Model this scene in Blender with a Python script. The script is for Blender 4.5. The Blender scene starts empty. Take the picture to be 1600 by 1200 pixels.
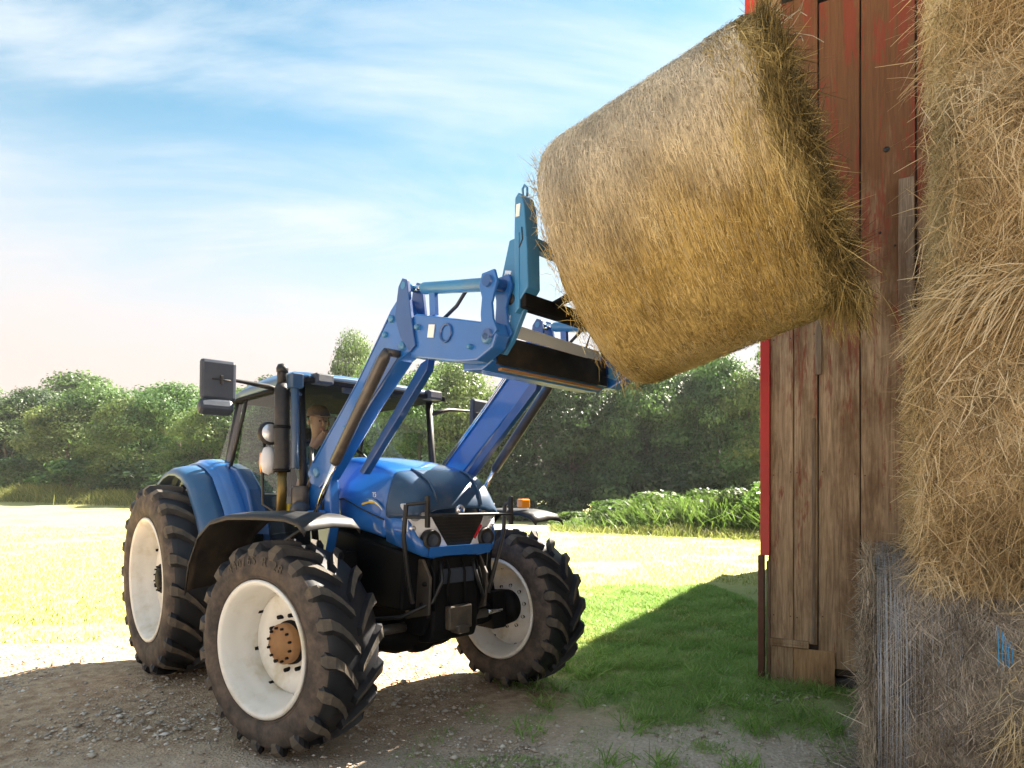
import bpy, bmesh, math, random
import numpy as np
from mathutils import Vector, Matrix

random.seed(7)
rng = np.random.default_rng(11)
R = math.radians
scene = bpy.context.scene
COL = scene.collection

# ------------------------------------------------------------------ camera
CAM_H = 1.531
cam_d = bpy.data.cameras.new('camera')
cam_d.sensor_width = 36.0
cam_d.lens = 961.35 / 1600 * 36
cam_d.shift_y = (780.75 - 600) / 1600
cam_d.clip_start = 0.05
cam_d.clip_end = 4000
cam = bpy.data.objects.new('camera', cam_d)
cam.location = (0, 0, CAM_H)
cam.rotation_euler = (R(90), 0, 0)
COL.objects.link(cam)
scene.camera = cam

# ------------------------------------------------------------------ sky and sun
SUN_AZ, SUN_EL = 44.0, 45.0          # degrees from +X, degrees above the horizon
S = Vector((math.cos(R(SUN_EL)) * math.cos(R(SUN_AZ)), math.cos(R(SUN_EL)) * math.sin(R(SUN_AZ)), math.sin(R(SUN_EL))))
world = bpy.data.worlds.new('World')
scene.world = world
world.use_nodes = True
wn, wl = world.node_tree.nodes, world.node_tree.links
wn.clear()
def wnode(t, **kw):
    n = wn.new(t)
    for k, v in kw.items():
        setattr(n, k, v)
    return n
w_out = wnode('ShaderNodeOutputWorld')
w_bg = wnode('ShaderNodeBackground')
w_bg.inputs['Strength'].default_value = 0.062
w_sky = wnode('ShaderNodeTexSky', sky_type='NISHITA', sun_disc=False)
w_sky.sun_elevation = R(SUN_EL)
w_sky.sun_rotation = R(90 - SUN_AZ)
w_sky.air_density = 1.0
w_sky.dust_density = 0.2
w_sky.ozone_density = 2.0
w_tc = wnode('ShaderNodeTexCoord')
w_sep = wnode('ShaderNodeSeparateXYZ')
wl.new(w_tc.outputs['Generated'], w_sep.inputs[0])
def wmath(op, a, b=None, c=None, clamp=False):
    n = wnode('ShaderNodeMath', operation=op, use_clamp=clamp)
    for i, v in enumerate((a, b, c)):
        if v is None: continue
        if isinstance(v, (int, float)): n.inputs[i].default_value = v
        else: wl.new(v, n.inputs[i])
    return n.outputs[0]
# clouds: direction projected on a flat layer, so that they thin out and crowd towards the horizon
zc = wmath('ADD', wmath('MAXIMUM', w_sep.outputs['Z'], 0.0), 0.16)
cu = wmath('DIVIDE', w_sep.outputs['X'], zc)
cv = wmath('DIVIDE', w_sep.outputs['Y'], zc)
w_com = wnode('ShaderNodeCombineXYZ')
wl.new(cu, w_com.inputs[0]); wl.new(cv, w_com.inputs[1])
def wnoise(scale, sx, sy, loc, detail=6, rough=0.55, dist=0.4):
    mp = wnode('ShaderNodeMapping')
    mp.inputs['Scale'].default_value = (sx, sy, 1)
    mp.inputs['Location'].default_value = loc
    wl.new(w_com.outputs[0], mp.inputs[0])
    n = wnode('ShaderNodeTexNoise')
    n.inputs['Scale'].default_value = scale
    n.inputs['Detail'].default_value = detail
    n.inputs['Roughness'].default_value = rough
    n.inputs['Distortion'].default_value = dist
    wl.new(mp.outputs[0], n.inputs['Vector'])
    return n.outputs['Fac']
n1 = wnoise(0.9, 0.45, 1.0, (1.2, 9.6, 0), 6, 0.55, 0.6)
n2 = wnoise(2.4, 0.35, 1.0, (10.0, 6.4, 0), 9, 0.62, 1.0)
def wramp(v, a, b):
    n = wnode('ShaderNodeMapRange', interpolation_type='SMOOTHSTEP')
    wl.new(v, n.inputs['Value'])
    n.inputs['From Min'].default_value = a
    n.inputs['From Max'].default_value = b
    return n.outputs['Result']
cl = wmath('ADD', wmath('MULTIPLY', n1, 0.6), wmath('MULTIPLY', n2, 0.4))
thr = wmath('ADD', cl, 0.03)
cover = wramp(thr, 0.44, 0.64)
haze_f = wmath('SUBTRACT', 1.0, wramp(w_sep.outputs['Z'], 0.13, 0.54))
CLOUD = (2.9, 2.98, 3.0, 1)
HAZE = (2.55, 2.10, 1.92, 1)
def wmix(f, a, b):
    n = wnode('ShaderNodeMix', data_type='RGBA')
    wl.new(f, n.inputs['Factor']) if not isinstance(f, float) else setattr(n.inputs['Factor'], 'default_value', f)
    for s_, v in ((n.inputs[6], a), (n.inputs[7], b)):
        if isinstance(v, tuple): s_.default_value = v
        else: wl.new(v, s_)
    return n.outputs[2]
ccol = wmix(haze_f, CLOUD, HAZE)
tint = wnode('ShaderNodeMix', data_type='RGBA', blend_type='MULTIPLY')
tint.inputs['Factor'].default_value = 1.0
wl.new(w_sky.outputs[0], tint.inputs[6])
tint.inputs[7].default_value = (0.47, 0.655, 0.55, 1)
base = wmix(wmath('MULTIPLY', haze_f, 1.0), tint.outputs[2], ccol)
skycol = wmix(wmath('MULTIPLY', cover, 0.68), base, ccol)
wl.new(skycol, w_bg.inputs['Color'])
wl.new(w_bg.outputs[0], w_out.inputs[0])

sun_d = bpy.data.lights.new('sun', 'SUN')
sun_d.energy = 4.6
sun_d.angle = R(0.53)
sun_d.color = (1.0, 0.90, 0.76)
sun = bpy.data.objects.new('sun', sun_d)
sun.rotation_euler = S.to_track_quat('Z', 'Y').to_euler()
sun.location = (20, 20, 30)
COL.objects.link(sun)

scene.view_settings.view_transform = 'Standard'
scene.view_settings.look = 'None'
scene.view_settings.gamma = 1.0
scene.view_settings.use_curve_mapping = False
scene.view_settings.exposure = 2.68
scene.cycles.max_bounces = 8
scene.cycles.transparent_max_bounces = 16
scene.cycles.use_adaptive_sampling = True

# ------------------------------------------------------------------ materials
def nmat(name):
    m = bpy.data.materials.new(name)
    m.use_nodes = True
    nt = m.node_tree
    b = nt.nodes['Principled BSDF']
    return m, nt, b
def N(nt, t, **kw):
    n = nt.nodes.new(t)
    for k, v in kw.items(): setattr(n, k, v)
    return n
def setin(nt, sock, v):
    if isinstance(v, (int, float, tuple)): sock.default_value = v
    else: nt.links.new(v, sock)
def mth(nt, op, a, b=None, clamp=False):
    n = N(nt, 'ShaderNodeMath', operation=op, use_clamp=clamp)
    setin(nt, n.inputs[0], a)
    if b is not None: setin(nt, n.inputs[1], b)
    return n.outputs[0]
def mixc(nt, f, a, b, blend='MIX'):
    n = N(nt, 'ShaderNodeMix', data_type='RGBA', blend_type=blend)
    setin(nt, n.inputs['Factor'], f); setin(nt, n.inputs[6], a); setin(nt, n.inputs[7], b)
    return n.outputs[2]
def mrange(nt, v, a, b, c=0.0, d=1.0, smooth=True):
    n = N(nt, 'ShaderNodeMapRange')
    if smooth: n.interpolation_type = 'SMOOTHSTEP'
    setin(nt, n.inputs['Value'], v)
    n.inputs['From Min'].default_value = a; n.inputs['From Max'].default_value = b
    n.inputs['To Min'].default_value = c; n.inputs['To Max'].default_value = d
    return n.outputs[0]
def coords(nt, kind='Object', scale=(1, 1, 1), loc=(0, 0, 0)):
    if kind == 'World':
        o = N(nt, 'ShaderNodeNewGeometry').outputs['Position']
    else:
        o = N(nt, 'ShaderNodeTexCoord').outputs[kind]
    mp = N(nt, 'ShaderNodeMapping')
    mp.inputs['Scale'].default_value = scale
    mp.inputs['Location'].default_value = loc
    nt.links.new(o, mp.inputs[0])
    return mp.outputs[0]
def noise(nt, vec, scale, detail=4, rough=0.55, dist=0.0):
    n = N(nt, 'ShaderNodeTexNoise')
    n.inputs['Scale'].default_value = scale; n.inputs['Detail'].default_value = detail
    n.inputs['Roughness'].default_value = rough; n.inputs['Distortion'].default_value = dist
    if vec is not None: nt.links.new(vec, n.inputs['Vector'])
    return n.outputs['Fac']
def bump(nt, b, h, strength=0.3, dist=0.01):
    n = N(nt, 'ShaderNodeBump')
    n.inputs['Strength'].default_value = strength; n.inputs['Distance'].default_value = dist
    nt.links.new(h, n.inputs['Height'])
    nt.links.new(n.outputs[0], b.inputs['Normal'])
def c4(c): return (c[0], c[1], c[2], 1.0)
def mat(name, col, rough=0.5, metal=0.0, coat=0.0, var=0.12, scale=8.0, bmp=0.0, dust=0.0, dustcol=(0.30, 0.22, 0.14), spec=0.5):
    m, nt, b = nmat(name)
    v = coords(nt)
    n = noise(nt, v, scale, 5)
    dark = tuple(c * (1 - var) for c in col); lite = tuple(min(1, c * (1 + var)) for c in col)
    c = mixc(nt, n, c4(dark), c4(lite))
    if dust > 0:
        d = mrange(nt, noise(nt, v, scale * 0.6, 7, 0.65), 0.45, 0.72, 0.0, dust)
        c = mixc(nt, d, c, c4(dustcol))
        setin(nt, b.inputs['Roughness'], mth(nt, 'ADD', mth(nt, 'MULTIPLY', d, 0.5), rough, True))
    else:
        setin(nt, b.inputs['Roughness'], mrange(nt, noise(nt, v, scale * 2.3, 6), 0.3, 0.7, rough * 0.8, min(1, rough * 1.2)))
    setin(nt, b.inputs['Base Color'], c)
    b.inputs['Metallic'].default_value = metal
    b.inputs['Coat Weight'].default_value = coat
    b.inputs['Coat Roughness'].default_value = 0.08
    b.inputs['Specular IOR Level'].default_value = spec
    if bmp > 0: bump(nt, b, noise(nt, v, scale * 6, 6), bmp, 0.004)
    return m

M = {}
M['blue'] = mat('blue_paint', (0.011, 0.115, 0.40), 0.33, coat=0.8, var=0.16, scale=5, dust=0.22, dustcol=(0.10, 0.15, 0.20))
M['blue_dark'] = mat('dark_blue_paint', (0.008, 0.065, 0.24), 0.36, coat=0.6, scale=5, dust=0.10)
M['steel_blue'] = mat('steel_blue_paint', (0.035, 0.185, 0.38), 0.42, coat=0.4, scale=6, dust=0.16)
M['nose'] = mat('matt_nose_blue', (0.014, 0.052, 0.115), 0.42, coat=0.2, scale=6, dust=0.10)
M['white'] = mat('white_wheel_paint', (0.74, 0.73, 0.68), 0.42, coat=0.1, var=0.08, scale=6, dust=0.65, dustcol=(0.44, 0.36, 0.20))
M['plate_white'] = mat('white_decal', (0.8, 0.8, 0.78), 0.4, var=0.04)
M['black'] = mat('black_plastic', (0.008, 0.008, 0.009), 0.5, var=0.3, dust=0.12)
M['chassis'] = mat('black_chassis_iron', (0.0055, 0.0055, 0.0065), 0.6, var=0.4, scale=9, bmp=0.4, dust=0.10, dustcol=(0.05, 0.04, 0.03), spec=0.15)
M['rubber'] = mat('tyre_rubber', (0.012, 0.013, 0.017), 0.55, var=0.25, scale=6, bmp=0.25, dust=0.20, dustcol=(0.07, 0.055, 0.042))
M['lug'] = mat('dusty_tread_rubber', (0.075, 0.064, 0.052), 0.8, var=0.35, scale=14, bmp=0.4, dust=0.7, dustcol=(0.19, 0.148, 0.10))
M['chrome'] = mat('chromed_rod', (0.75, 0.75, 0.75), 0.12, metal=1.0, var=0.05)
M['hub'] = mat('rusty_hub_paint', (0.27, 0.14, 0.055), 0.6, var=0.3, scale=22, bmp=0.4, dust=0.5, dustcol=(0.30, 0.15, 0.06))
M['yellow'] = mat('yellow_plastic', (0.75, 0.50, 0.03), 0.45)
M['amber'] = mat('amber_lens', (0.85, 0.30, 0.02), 0.2, coat=0.5)
M['red_lens'] = mat('red_reflector', (0.55, 0.015, 0.03), 0.2, coat=0.5)
M['silver'] = mat('silver_reflector', (0.80, 0.80, 0.82), 0.22, metal=0.7, var=0.08)
M['pale_plastic'] = mat('pale_lamp_plastic', (0.62, 0.62, 0.64), 0.35, coat=0.4)
M['grey_plastic'] = mat('grey_plastic', (0.035, 0.045, 0.065), 0.5)
M['interior'] = mat('grey_cab_trim', (0.06, 0.06, 0.062), 0.8, spec=0.2)
M['lining'] = mat('cab_roof_lining', (0.022, 0.022, 0.024), 0.95, spec=0.03)
M['seat'] = mat('dark_seat_fabric', (0.03, 0.03, 0.035), 0.9)
M['hose'] = mat('black_hose_rubber', (0.012, 0.012, 0.012), 0.45)
M['mirror'] = mat('mirror_glass', (0.9, 0.9, 0.9), 0.03, metal=1.0, var=0.01)
M['cyl'] = mat('black_cylinder_paint', (0.05, 0.042, 0.035), 0.4, coat=0.3, dust=0.3)

def glass_mat():
    m = bpy.data.materials.new('cab_glass'); m.use_nodes = True
    nt = m.node_tree; nt.nodes.clear()
    out = N(nt, 'ShaderNodeOutputMaterial')
    tr = N(nt, 'ShaderNodeBsdfTransparent'); tr.inputs[0].default_value = (0.86, 0.93, 0.90, 1)
    gl = N(nt, 'ShaderNodeBsdfGlossy'); gl.inputs['Roughness'].default_value = 0.02
    lw = N(nt, 'ShaderNodeLayerWeight'); lw.inputs['Blend'].default_value = 0.5
    mx = N(nt, 'ShaderNodeMixShader')
    nt.links.new(mth(nt, 'ADD', mth(nt, 'MULTIPLY', mth(nt, 'POWER', lw.outputs['Facing'], 5.0), 0.85), 0.04, True), mx.inputs[0])
    nt.links.new(tr.outputs[0], mx.inputs[1]); nt.links.new(gl.outputs[0], mx.inputs[2])
    nt.links.new(mx.outputs[0], out.inputs[0])
    return m
M['glass'] = glass_mat()

def sidewall_mat():
    m, nt, b = nmat('dusty_sidewall_rubber')
    v = coords(nt)
    n = noise(nt, v, 7, 7, 0.65)
    c = mixc(nt, mrange(nt, n, 0.3, 0.75), c4((0.038, 0.034, 0.034)), c4((0.150, 0.115, 0.090)))
    setin(nt, b.inputs['Base Color'], c)
    b.inputs['Roughness'].default_value = 0.8
    b.inputs['Specular IOR Level'].default_value = 0.25
    bump(nt, b, noise(nt, v, 60, 5), 0.25, 0.003)
    return m
M['sidewall'] = sidewall_mat()

def hay_mat(name, dark, mid, lite, trans=0.25, top_grey=0.0, grey=(0.36, 0.32, 0.25), core=False):
    """straw strands: colour by the per strand 'tone' attribute"""
    m, nt, b = nmat(name)
    at = N(nt, 'ShaderNodeAttribute', attribute_name='tone')
    t = at.outputs['Fac']
    c = mixc(nt, mrange(nt, t, 0.0, 0.55, smooth=False), c4(dark), c4(mid))
    c = mixc(nt, mrange(nt, t, 0.55, 1.0, smooth=False), c, c4(lite))
    if top_grey > 0:      # paler grey side of the bale, fixed to the bale
        a2 = N(nt, 'ShaderNodeAttribute', attribute_name='bleach').outputs['Fac']
        g = mixc(nt, t, c4(tuple(x * 0.55 for x in grey)), c4(tuple(x * 1.25 for x in grey)))
        c = mixc(nt, mth(nt, 'MULTIPLY', a2, top_grey), c, g)
    if core:
        v = coords(nt, 'Object', (55, 9, 9)); g1 = noise(nt, v, 1.0, 7, 0.7, 1.5); g2 = noise(nt, coords(nt, 'Object', (90, 40, 40)), 1.0, 6, 0.7, 0.8)
        gg = mth(nt, 'ADD', mth(nt, 'MULTIPLY', g1, 0.55), mth(nt, 'MULTIPLY', g2, 0.45))
        c = mixc(nt, mrange(nt, gg, 0.35, 0.62, 0.9, 0.0), c, c4(tuple(x * 0.6 for x in dark)))
        c = mixc(nt, mrange(nt, g2, 0.55, 0.75, 0.0, 0.6), c, c4(lite))
        bump(nt, b, gg, 0.9, 0.02)
    setin(nt, b.inputs['Base Color'], c)
    b.inputs['Roughness'].default_value = 0.6
    b.inputs['Specular IOR Level'].default_value = 0.3
    out = nt.nodes['Material Output']
    tl = N(nt, 'ShaderNodeBsdfTranslucent'); setin(nt, tl.inputs[0], c)
    mx = N(nt, 'ShaderNodeMixShader'); mx.inputs[0].default_value = trans
    nt.links.new(b.outputs[0], mx.inputs[1]); nt.links.new(tl.outputs[0], mx.inputs[2])
    nt.links.new(mx.outputs[0], out.inputs[0])
    return m
def leaf_mat(name, a, bcol, c_, trans=0.35):
    m, nt, b = nmat(name)
    at = N(nt, 'ShaderNodeAttribute', attribute_name='tone').outputs['Fac']
    oi = N(nt, 'ShaderNodeObjectInfo').outputs['Random']
    c = mixc(nt, mrange(nt, at, 0.0, 0.6, smooth=False), c4(a), c4(bcol))
    c = mixc(nt, mrange(nt, at, 0.6, 1.0, smooth=False), c, c4(c_))
    hs = N(nt, 'ShaderNodeHueSaturation')
    setin(nt, hs.inputs['Hue'], mrange(nt, oi, 0, 1, 0.48, 0.515, False))
    setin(nt, hs.inputs['Value'], mrange(nt, oi, 0, 1, 0.72, 1.3, False))
    setin(nt, hs.inputs['Color'], c)
    c = hs.outputs[0]
    setin(nt, b.inputs['Base Color'], c)
    b.inputs['Roughness'].default_value = 0.5
    b.inputs['Specular IOR Level'].default_value = 0.35
    out = nt.nodes['Material Output']
    tl = N(nt, 'ShaderNodeBsdfTranslucent'); setin(nt, tl.inputs[0], mixc(nt, 0.4, c, (0.20, 0.38, 0.06, 1)))
    mx = N(nt, 'ShaderNodeMixShader'); mx.inputs[0].default_value = trans
    nt.links.new(b.outputs[0], mx.inputs[1]); nt.links.new(tl.outputs[0], mx.inputs[2])
    nt.links.new(mx.outputs[0], out.inputs[0])
    return m

# ------------------------------------------------------------------ mesh helpers
def tag(o, label=None, cat=None, group=None, kind=None):
    if label: o['label'] = label
    if cat: o['category'] = cat
    if group: o['group'] = group
    if kind: o['kind'] = kind
    return o
def empty(name, loc=(0, 0, 0), rz=0.0, parent=None):
    o = bpy.data.objects.new(name, None)
    o.empty_display_size = 0.2
    o.location = loc; o.rotation_euler = (0, 0, rz)
    COL.objects.link(o); o.parent = parent
    return o
def link_mesh(name, me, mats, parent=None):
    o = bpy.data.objects.new(name, me)
    for m in (mats if isinstance(mats, (list, tuple)) else [mats]): me.materials.append(m)
    COL.objects.link(o); o.parent = parent
    return o
class MB:
    """collects shapes into ONE mesh"""
    def __init__(s): s.v = []; s.f = []; s.mi = []; s.sm = []; s.cuts = []
    def add(s, verts, faces, mi=0, smooth=False):
        o = len(s.v)
        s.cuts.append((o, len(s.f)))
        s.v += [tuple(p) for p in verts]
        s.f += [tuple(i + o for i in f) for f in faces]
        s.mi += [mi] * len(faces); s.sm += [smooth] * len(faces)
        return s
    def box(s, c, size, rot=None, mi=0, taper=1.0):
        x, y, z = (d / 2 for d in size)
        vs = [Vector((sx * x * (taper if sz > 0 else 1), sy * y * (taper if sz > 0 else 1), sz * z)) for sx, sy, sz in
              ((-1, -1, -1), (1, -1, -1), (1, 1, -1), (-1, 1, -1), (-1, -1, 1), (1, -1, 1), (1, 1, 1), (-1, 1, 1))]
        if rot is not None:
            m = Matrix.Rotation(rot[2], 3, 'Z') @ Matrix.Rotation(rot[1], 3, 'Y') @ Matrix.Rotation(rot[0], 3, 'X')
            vs = [m @ q for q in vs]
        c = Vector(c)
        return s.add([q + c for q in vs], [(0, 3, 2, 1), (4, 5, 6, 7), (0, 1, 5, 4), (1, 2, 6, 5), (2, 3, 7, 6), (3, 0, 4, 7)], mi)
    def prism(s, poly, y0, y1, mi=0):
        """polygon in x,z extruded along y"""
        n = len(poly)
        a = sum(poly[i][0] * poly[(i + 1) % n][1] - poly[(i + 1) % n][0] * poly[i][1] for i in range(n))
        if a < 0: poly = poly[::-1]
        vs = [(x, y0, z) for x, z in poly] + [(x, y1, z) for x, z in poly]
        fs = [tuple(range(n)), tuple(range(2 * n - 1, n - 1, -1))]
        fs += [(i, i + n, (i + 1) % n + n, (i + 1) % n) for i in range(n)]
        return s.add(vs, fs, mi)
    def tube(s, pts, r, n=10, mi=0, caps=True, smooth=True):
        pts = [Vector(p) for p in pts]
        rs = r if isinstance(r, (list, tuple)) else [r] * len(pts)
        vs = []; up = None
        for i, p in enumerate(pts):
            d = (pts[min(i + 1, len(pts) - 1)] - pts[max(i - 1, 0)]).normalized()
            if up is None:
                up = Vector((0, 0, 1)) if abs(d.z) < 0.9 else Vector((1, 0, 0))
            a = d.cross(up).normalized(); b = a.cross(d).normalized(); up = b
            for k in range(n):
                t = 2 * math.pi * k / n
                vs.append(p + (a * math.cos(t) + b * math.sin(t)) * rs[i])
        fs = []
        for i in range(len(pts) - 1):
            for k in range(n):
                fs.append((i * n + k, i * n + (k + 1) % n, (i + 1) * n + (k + 1) % n, (i + 1) * n + k))
        s.add(vs, fs, mi, smooth)
        if caps:
            o = len(s.v) - len(vs)
            s.f += [tuple(o + k for k in range(n))[::-1], tuple(o + (len(pts) - 1) * n + k for k in range(n))]
            s.mi += [mi, mi]; s.sm += [False, False]
        return s
    def lathe(s, prof, n=64, c=(0, 0, 0), mi=0, smooth=True, close=False, axis='y'):
        """profile (radius, along) turned round the axis"""
        m = len(prof); vs = []
        for k in range(n):
            t = 2 * math.pi * k / n
            for r, a in prof:
                if axis == 'y': vs.append((c[0] + r * math.cos(t), c[1] + a, c[2] + r * math.sin(t)))
                elif axis == 'x': vs.append((c[0] + a, c[1] + r * math.cos(t), c[2] + r * math.sin(t)))
                else: vs.append((c[0] + r * math.cos(t), c[1] + r * math.sin(t), c[2] + a))
        fs = []
        for k in range(n):
            k2 = (k + 1) % n
            for j in range(m if close else m - 1):
                j2 = (j + 1) % m
                fs.append((k * m + j, k * m + j2, k2 * m + j2, k2 * m + j))
        return s.add(vs, fs, mi, smooth)
    def loft(s, secs, mi=0, smooth=True, closed=False, cap0=False, cap1=False):
        n = len(secs[0]); vs = [p for sec in secs for p in sec]; fs = []
        for i in range(len(secs) - 1):
            for k in range(n if closed else n - 1):
                k2 = (k + 1) % n
                fs.append((i * n + k, i * n + k2, (i + 1) * n + k2, (i + 1) * n + k))
        if cap0: fs.append(tuple(range(n))[::-1])
        if cap1: fs.append(tuple((len(secs) - 1) * n + k for k in range(n)))
        return s.add(vs, fs, mi, smooth)
    def each(s, name, mats, parent=None, **kw):
        """every shape added becomes an object of its own"""
        cuts = s.cuts + [(len(s.v), len(s.f))]; out = []
        for (v0, f0), (v1, f1) in zip(cuts[:-1], cuts[1:]):
            b = MB(); b.v = s.v[v0:v1]; b.f = [tuple(i - v0 for i in f) for f in s.f[f0:f1]]; b.mi = s.mi[f0:f1]; b.sm = s.sm[f0:f1]
            out.append(b.build(name, mats, parent, **kw))
        return out
    def build(s, name, mats, parent=None, bevel=0.0, solid=0.0, weld=False, sub=0, fixn=True):
        me = bpy.data.meshes.new(name)
        me.from_pydata(s.v, [], s.f)
        me.polygons.foreach_set('material_index', s.mi)
        me.polygons.foreach_set('use_smooth', s.sm)
        if fixn or weld:
            bm = bmesh.new(); bm.from_mesh(me)
            if weld: bmesh.ops.remove_doubles(bm, verts=bm.verts, dist=1e-4)
            if fixn: bmesh.ops.recalc_face_normals(bm, faces=bm.faces)
            bm.to_mesh(me); bm.free()
        o = link_mesh(name, me, mats, parent)
        if solid:
            m = o.modifiers.new('solid', 'SOLIDIFY'); m.thickness = solid; m.offset = 0
        if bevel:
            m = o.modifiers.new('bevel', 'BEVEL'); m.width = bevel; m.segments = 2; m.limit_method = 'ANGLE'; m.angle_limit = R(40)
        if sub:
            m = o.modifiers.new('sub', 'SUBSURF'); m.levels = sub; m.render_levels = sub
        return o
def np_mesh(name, verts, faces, attrs=None, smooth=False):
    """verts (n,3), faces (m,k) arrays"""
    me = bpy.data.meshes.new(name)
    k = faces.shape[1]
    me.vertices.add(len(verts)); me.vertices.foreach_set('co', np.ascontiguousarray(verts, np.float32).ravel())
    me.loops.add(faces.size); me.loops.foreach_set('vertex_index', np.ascontiguousarray(faces, np.int32).ravel())
    me.polygons.add(len(faces))
    me.polygons.foreach_set('loop_start', np.arange(0, faces.size, k, dtype=np.int32))
    if smooth: me.polygons.foreach_set('use_smooth', np.ones(len(faces), bool))
    for an, av in (attrs or {}).items():
        a = me.attributes.new(an, 'FLOAT', 'POINT'); a.data.foreach_set('value', np.ascontiguousarray(av, np.float32))
    me.update(calc_edges=True)
    return me
def unit(a): return a / (np.linalg.norm(a, axis=-1, keepdims=True) + 1e-9)
_perm = rng.random((32, 32, 32))
def vnoise(p, scale=1.0, off=0.0):
    q = np.asarray(p, float) * scale + off + 1000.0
    i = np.floor(q).astype(int); f = q - i; f = f * f * (3 - 2 * f)
    g = lambda a, b, c: _perm[(i[..., 0] + a) % 32, (i[..., 1] + b) % 32, (i[..., 2] + c) % 32]
    x0 = g(0, 0, 0) * (1 - f[..., 0]) + g(1, 0, 0) * f[..., 0]; x1 = g(0, 1, 0) * (1 - f[..., 0]) + g(1, 1, 0) * f[..., 0]
    x2 = g(0, 0, 1) * (1 - f[..., 0]) + g(1, 0, 1) * f[..., 0]; x3 = g(0, 1, 1) * (1 - f[..., 0]) + g(1, 1, 1) * f[..., 0]
    y0 = x0 * (1 - f[..., 1]) + x1 * f[..., 1]; y1 = x2 * (1 - f[..., 1]) + x3 * f[..., 1]
    return y0 * (1 - f[..., 2]) + y1 * f[..., 2]
def ribbons(name, P, D, B, L, W, curl, tone, extra=None):
    """straws: base P, direction D, bend direction B, length, width, curl; three stations each"""
    n = len(P); D = unit(D)
    side = unit(np.cross(D, unit(rng.normal(size=(n, 3)) + 1.2 * B)))
    st = []
    for s_ in (0.0, 0.5, 1.0):
        c = P + D * (L * s_)[:, None] + B * (curl * L * s_ * s_)[:, None]
        w = W * (1.0 if s_ < 0.9 else 0.45)
        st += [c - side * (w / 2)[:, None], c + side * (w / 2)[:, None]]
    V = np.stack(st, 1).reshape(-1, 3)
    b = np.arange(n)[:, None] * 6
    F = np.concatenate([b + np.array([0, 1, 3, 2]), b + np.array([2, 3, 5, 4])])
    at = {'tone': np.repeat(tone, 6)}
    for k, v in (extra or {}).items(): at[k] = np.repeat(v, 6)
    return np_mesh(name, V, F, at)

# ------------------------------------------------------------------ ground
def sm(x): 
    x = np.clip(x, 0, 1); return x * x * (3 - 2 * x)
def gz(x, y):
    x = np.asarray(x, float); y = np.asarray(y, float)
    return 1.75 * sm((y - 22) / 40) * sm((6 - x) / 36)
def ground_mat():
    m, nt, b = nmat('ground_soil')
    pos = N(nt, 'ShaderNodeNewGeometry').outputs['Position']
    sp = N(nt, 'ShaderNodeSeparateXYZ'); nt.links.new(pos, sp.inputs[0])
    X, Y = sp.outputs['X'], sp.outputs['Y']
    big = noise(nt, pos, 1.1, 5, 0.6)
    mid = noise(nt, pos, 9, 6, 0.65)
    fine = noise(nt, pos, 75, 6, 0.7)
    vor = N(nt, 'ShaderNodeTexVoronoi'); vor.inputs['Scale'].default_value = 55; nt.links.new(pos, vor.inputs['Vector'])
    vor2 = N(nt, 'ShaderNodeTexVoronoi'); vor2.inputs['Scale'].default_value = 120; nt.links.new(pos, vor2.inputs['Vector'])
    # packed dirt, brown by the rear wheel, grey stony in front
    dirt = mixc(nt, mrange(nt, mid, 0.3, 0.7), c4((0.36, 0.235, 0.145)), c4((0.64, 0.47, 0.31)))
    grav = mixc(nt, vor.outputs['Color'], c4((0.40, 0.33, 0.26)), c4((0.78, 0.69, 0.58)))
    grav = mixc(nt, mrange(nt, fine, 0.35, 0.7), grav, c4((0.56, 0.45, 0.33)))
    warp = mth(nt, 'MULTIPLY', mth(nt, 'SUBTRACT', big, 0.5), 2.2)
    gx = mrange(nt, mth(nt, 'ADD', mth(nt, 'SUBTRACT', mth(nt, 'MULTIPLY', X, 0.35), Y), warp), -5.0, -3.4)
    c = mixc(nt, gx, dirt, grav)
    # straw coloured mown field behind
    fld = mixc(nt, mrange(nt, mid, 0.3, 0.7), c4((0.38, 0.35, 0.125)), c4((0.54, 0.50, 0.215)))
    fld = mixc(nt, mrange(nt, noise(nt, pos, 0.35, 4), 0.50, 0.68, 0, 0.35), fld, c4((0.16, 0.19, 0.03)))
    fy = mrange(nt, mth(nt, 'ADD', mth(nt, 'ADD', Y, mth(nt, 'MULTIPLY', X, -0.12)), mth(nt, 'MULTIPLY', warp, 0.8)), 6.3, 7.6)
    c = mixc(nt, fy, c, fld)
    # soil under the grass by the barn
    gs = mth(nt, 'MULTIPLY', mrange(nt, mth(nt, 'ADD', X, warp), -0.2, 1.0), mrange(nt, mth(nt, 'ADD', Y, mth(nt, 'MULTIPLY', warp, 0.7)), 3.9, 4.8))
    gs = mth(nt, 'MULTIPLY', gs, mrange(nt, Y, 8.5, 14, 1, 0))
    c = mixc(nt, gs, c, mixc(nt, mid, c4((0.22, 0.29, 0.09)), c4((0.38, 0.40, 0.18))))
    # pale farm track at the foot of the wood
    tr = mth(nt, 'MULTIPLY', mrange(nt, mth(nt, 'ADD', Y, mth(nt, 'MULTIPLY', X, 0.35)), 29, 31), mrange(nt, mth(nt, 'ADD', Y, mth(nt, 'MULTIPLY', X, 0.35)), 36, 39, 1, 0))
    c = mixc(nt, mth(nt, 'MULTIPLY', tr, mrange(nt, X, -6, 2)), c, c4((0.55, 0.49, 0.40)))
    setin(nt, b.inputs['Base Color'], c)
    b.inputs['Roughness'].default_value = 0.95
    b.inputs['Specular IOR Level'].default_value = 0.15
    h = mth(nt, 'ADD', mth(nt, 'MULTIPLY', mid, 0.6), mth(nt, 'ADD', mth(nt, 'MULTIPLY', fine, 0.35), mth(nt, 'MULTIPLY', vor.outputs['Distance'], 0.4)))
    bump(nt, b, h, 0.9, 0.03)
    return m
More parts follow.
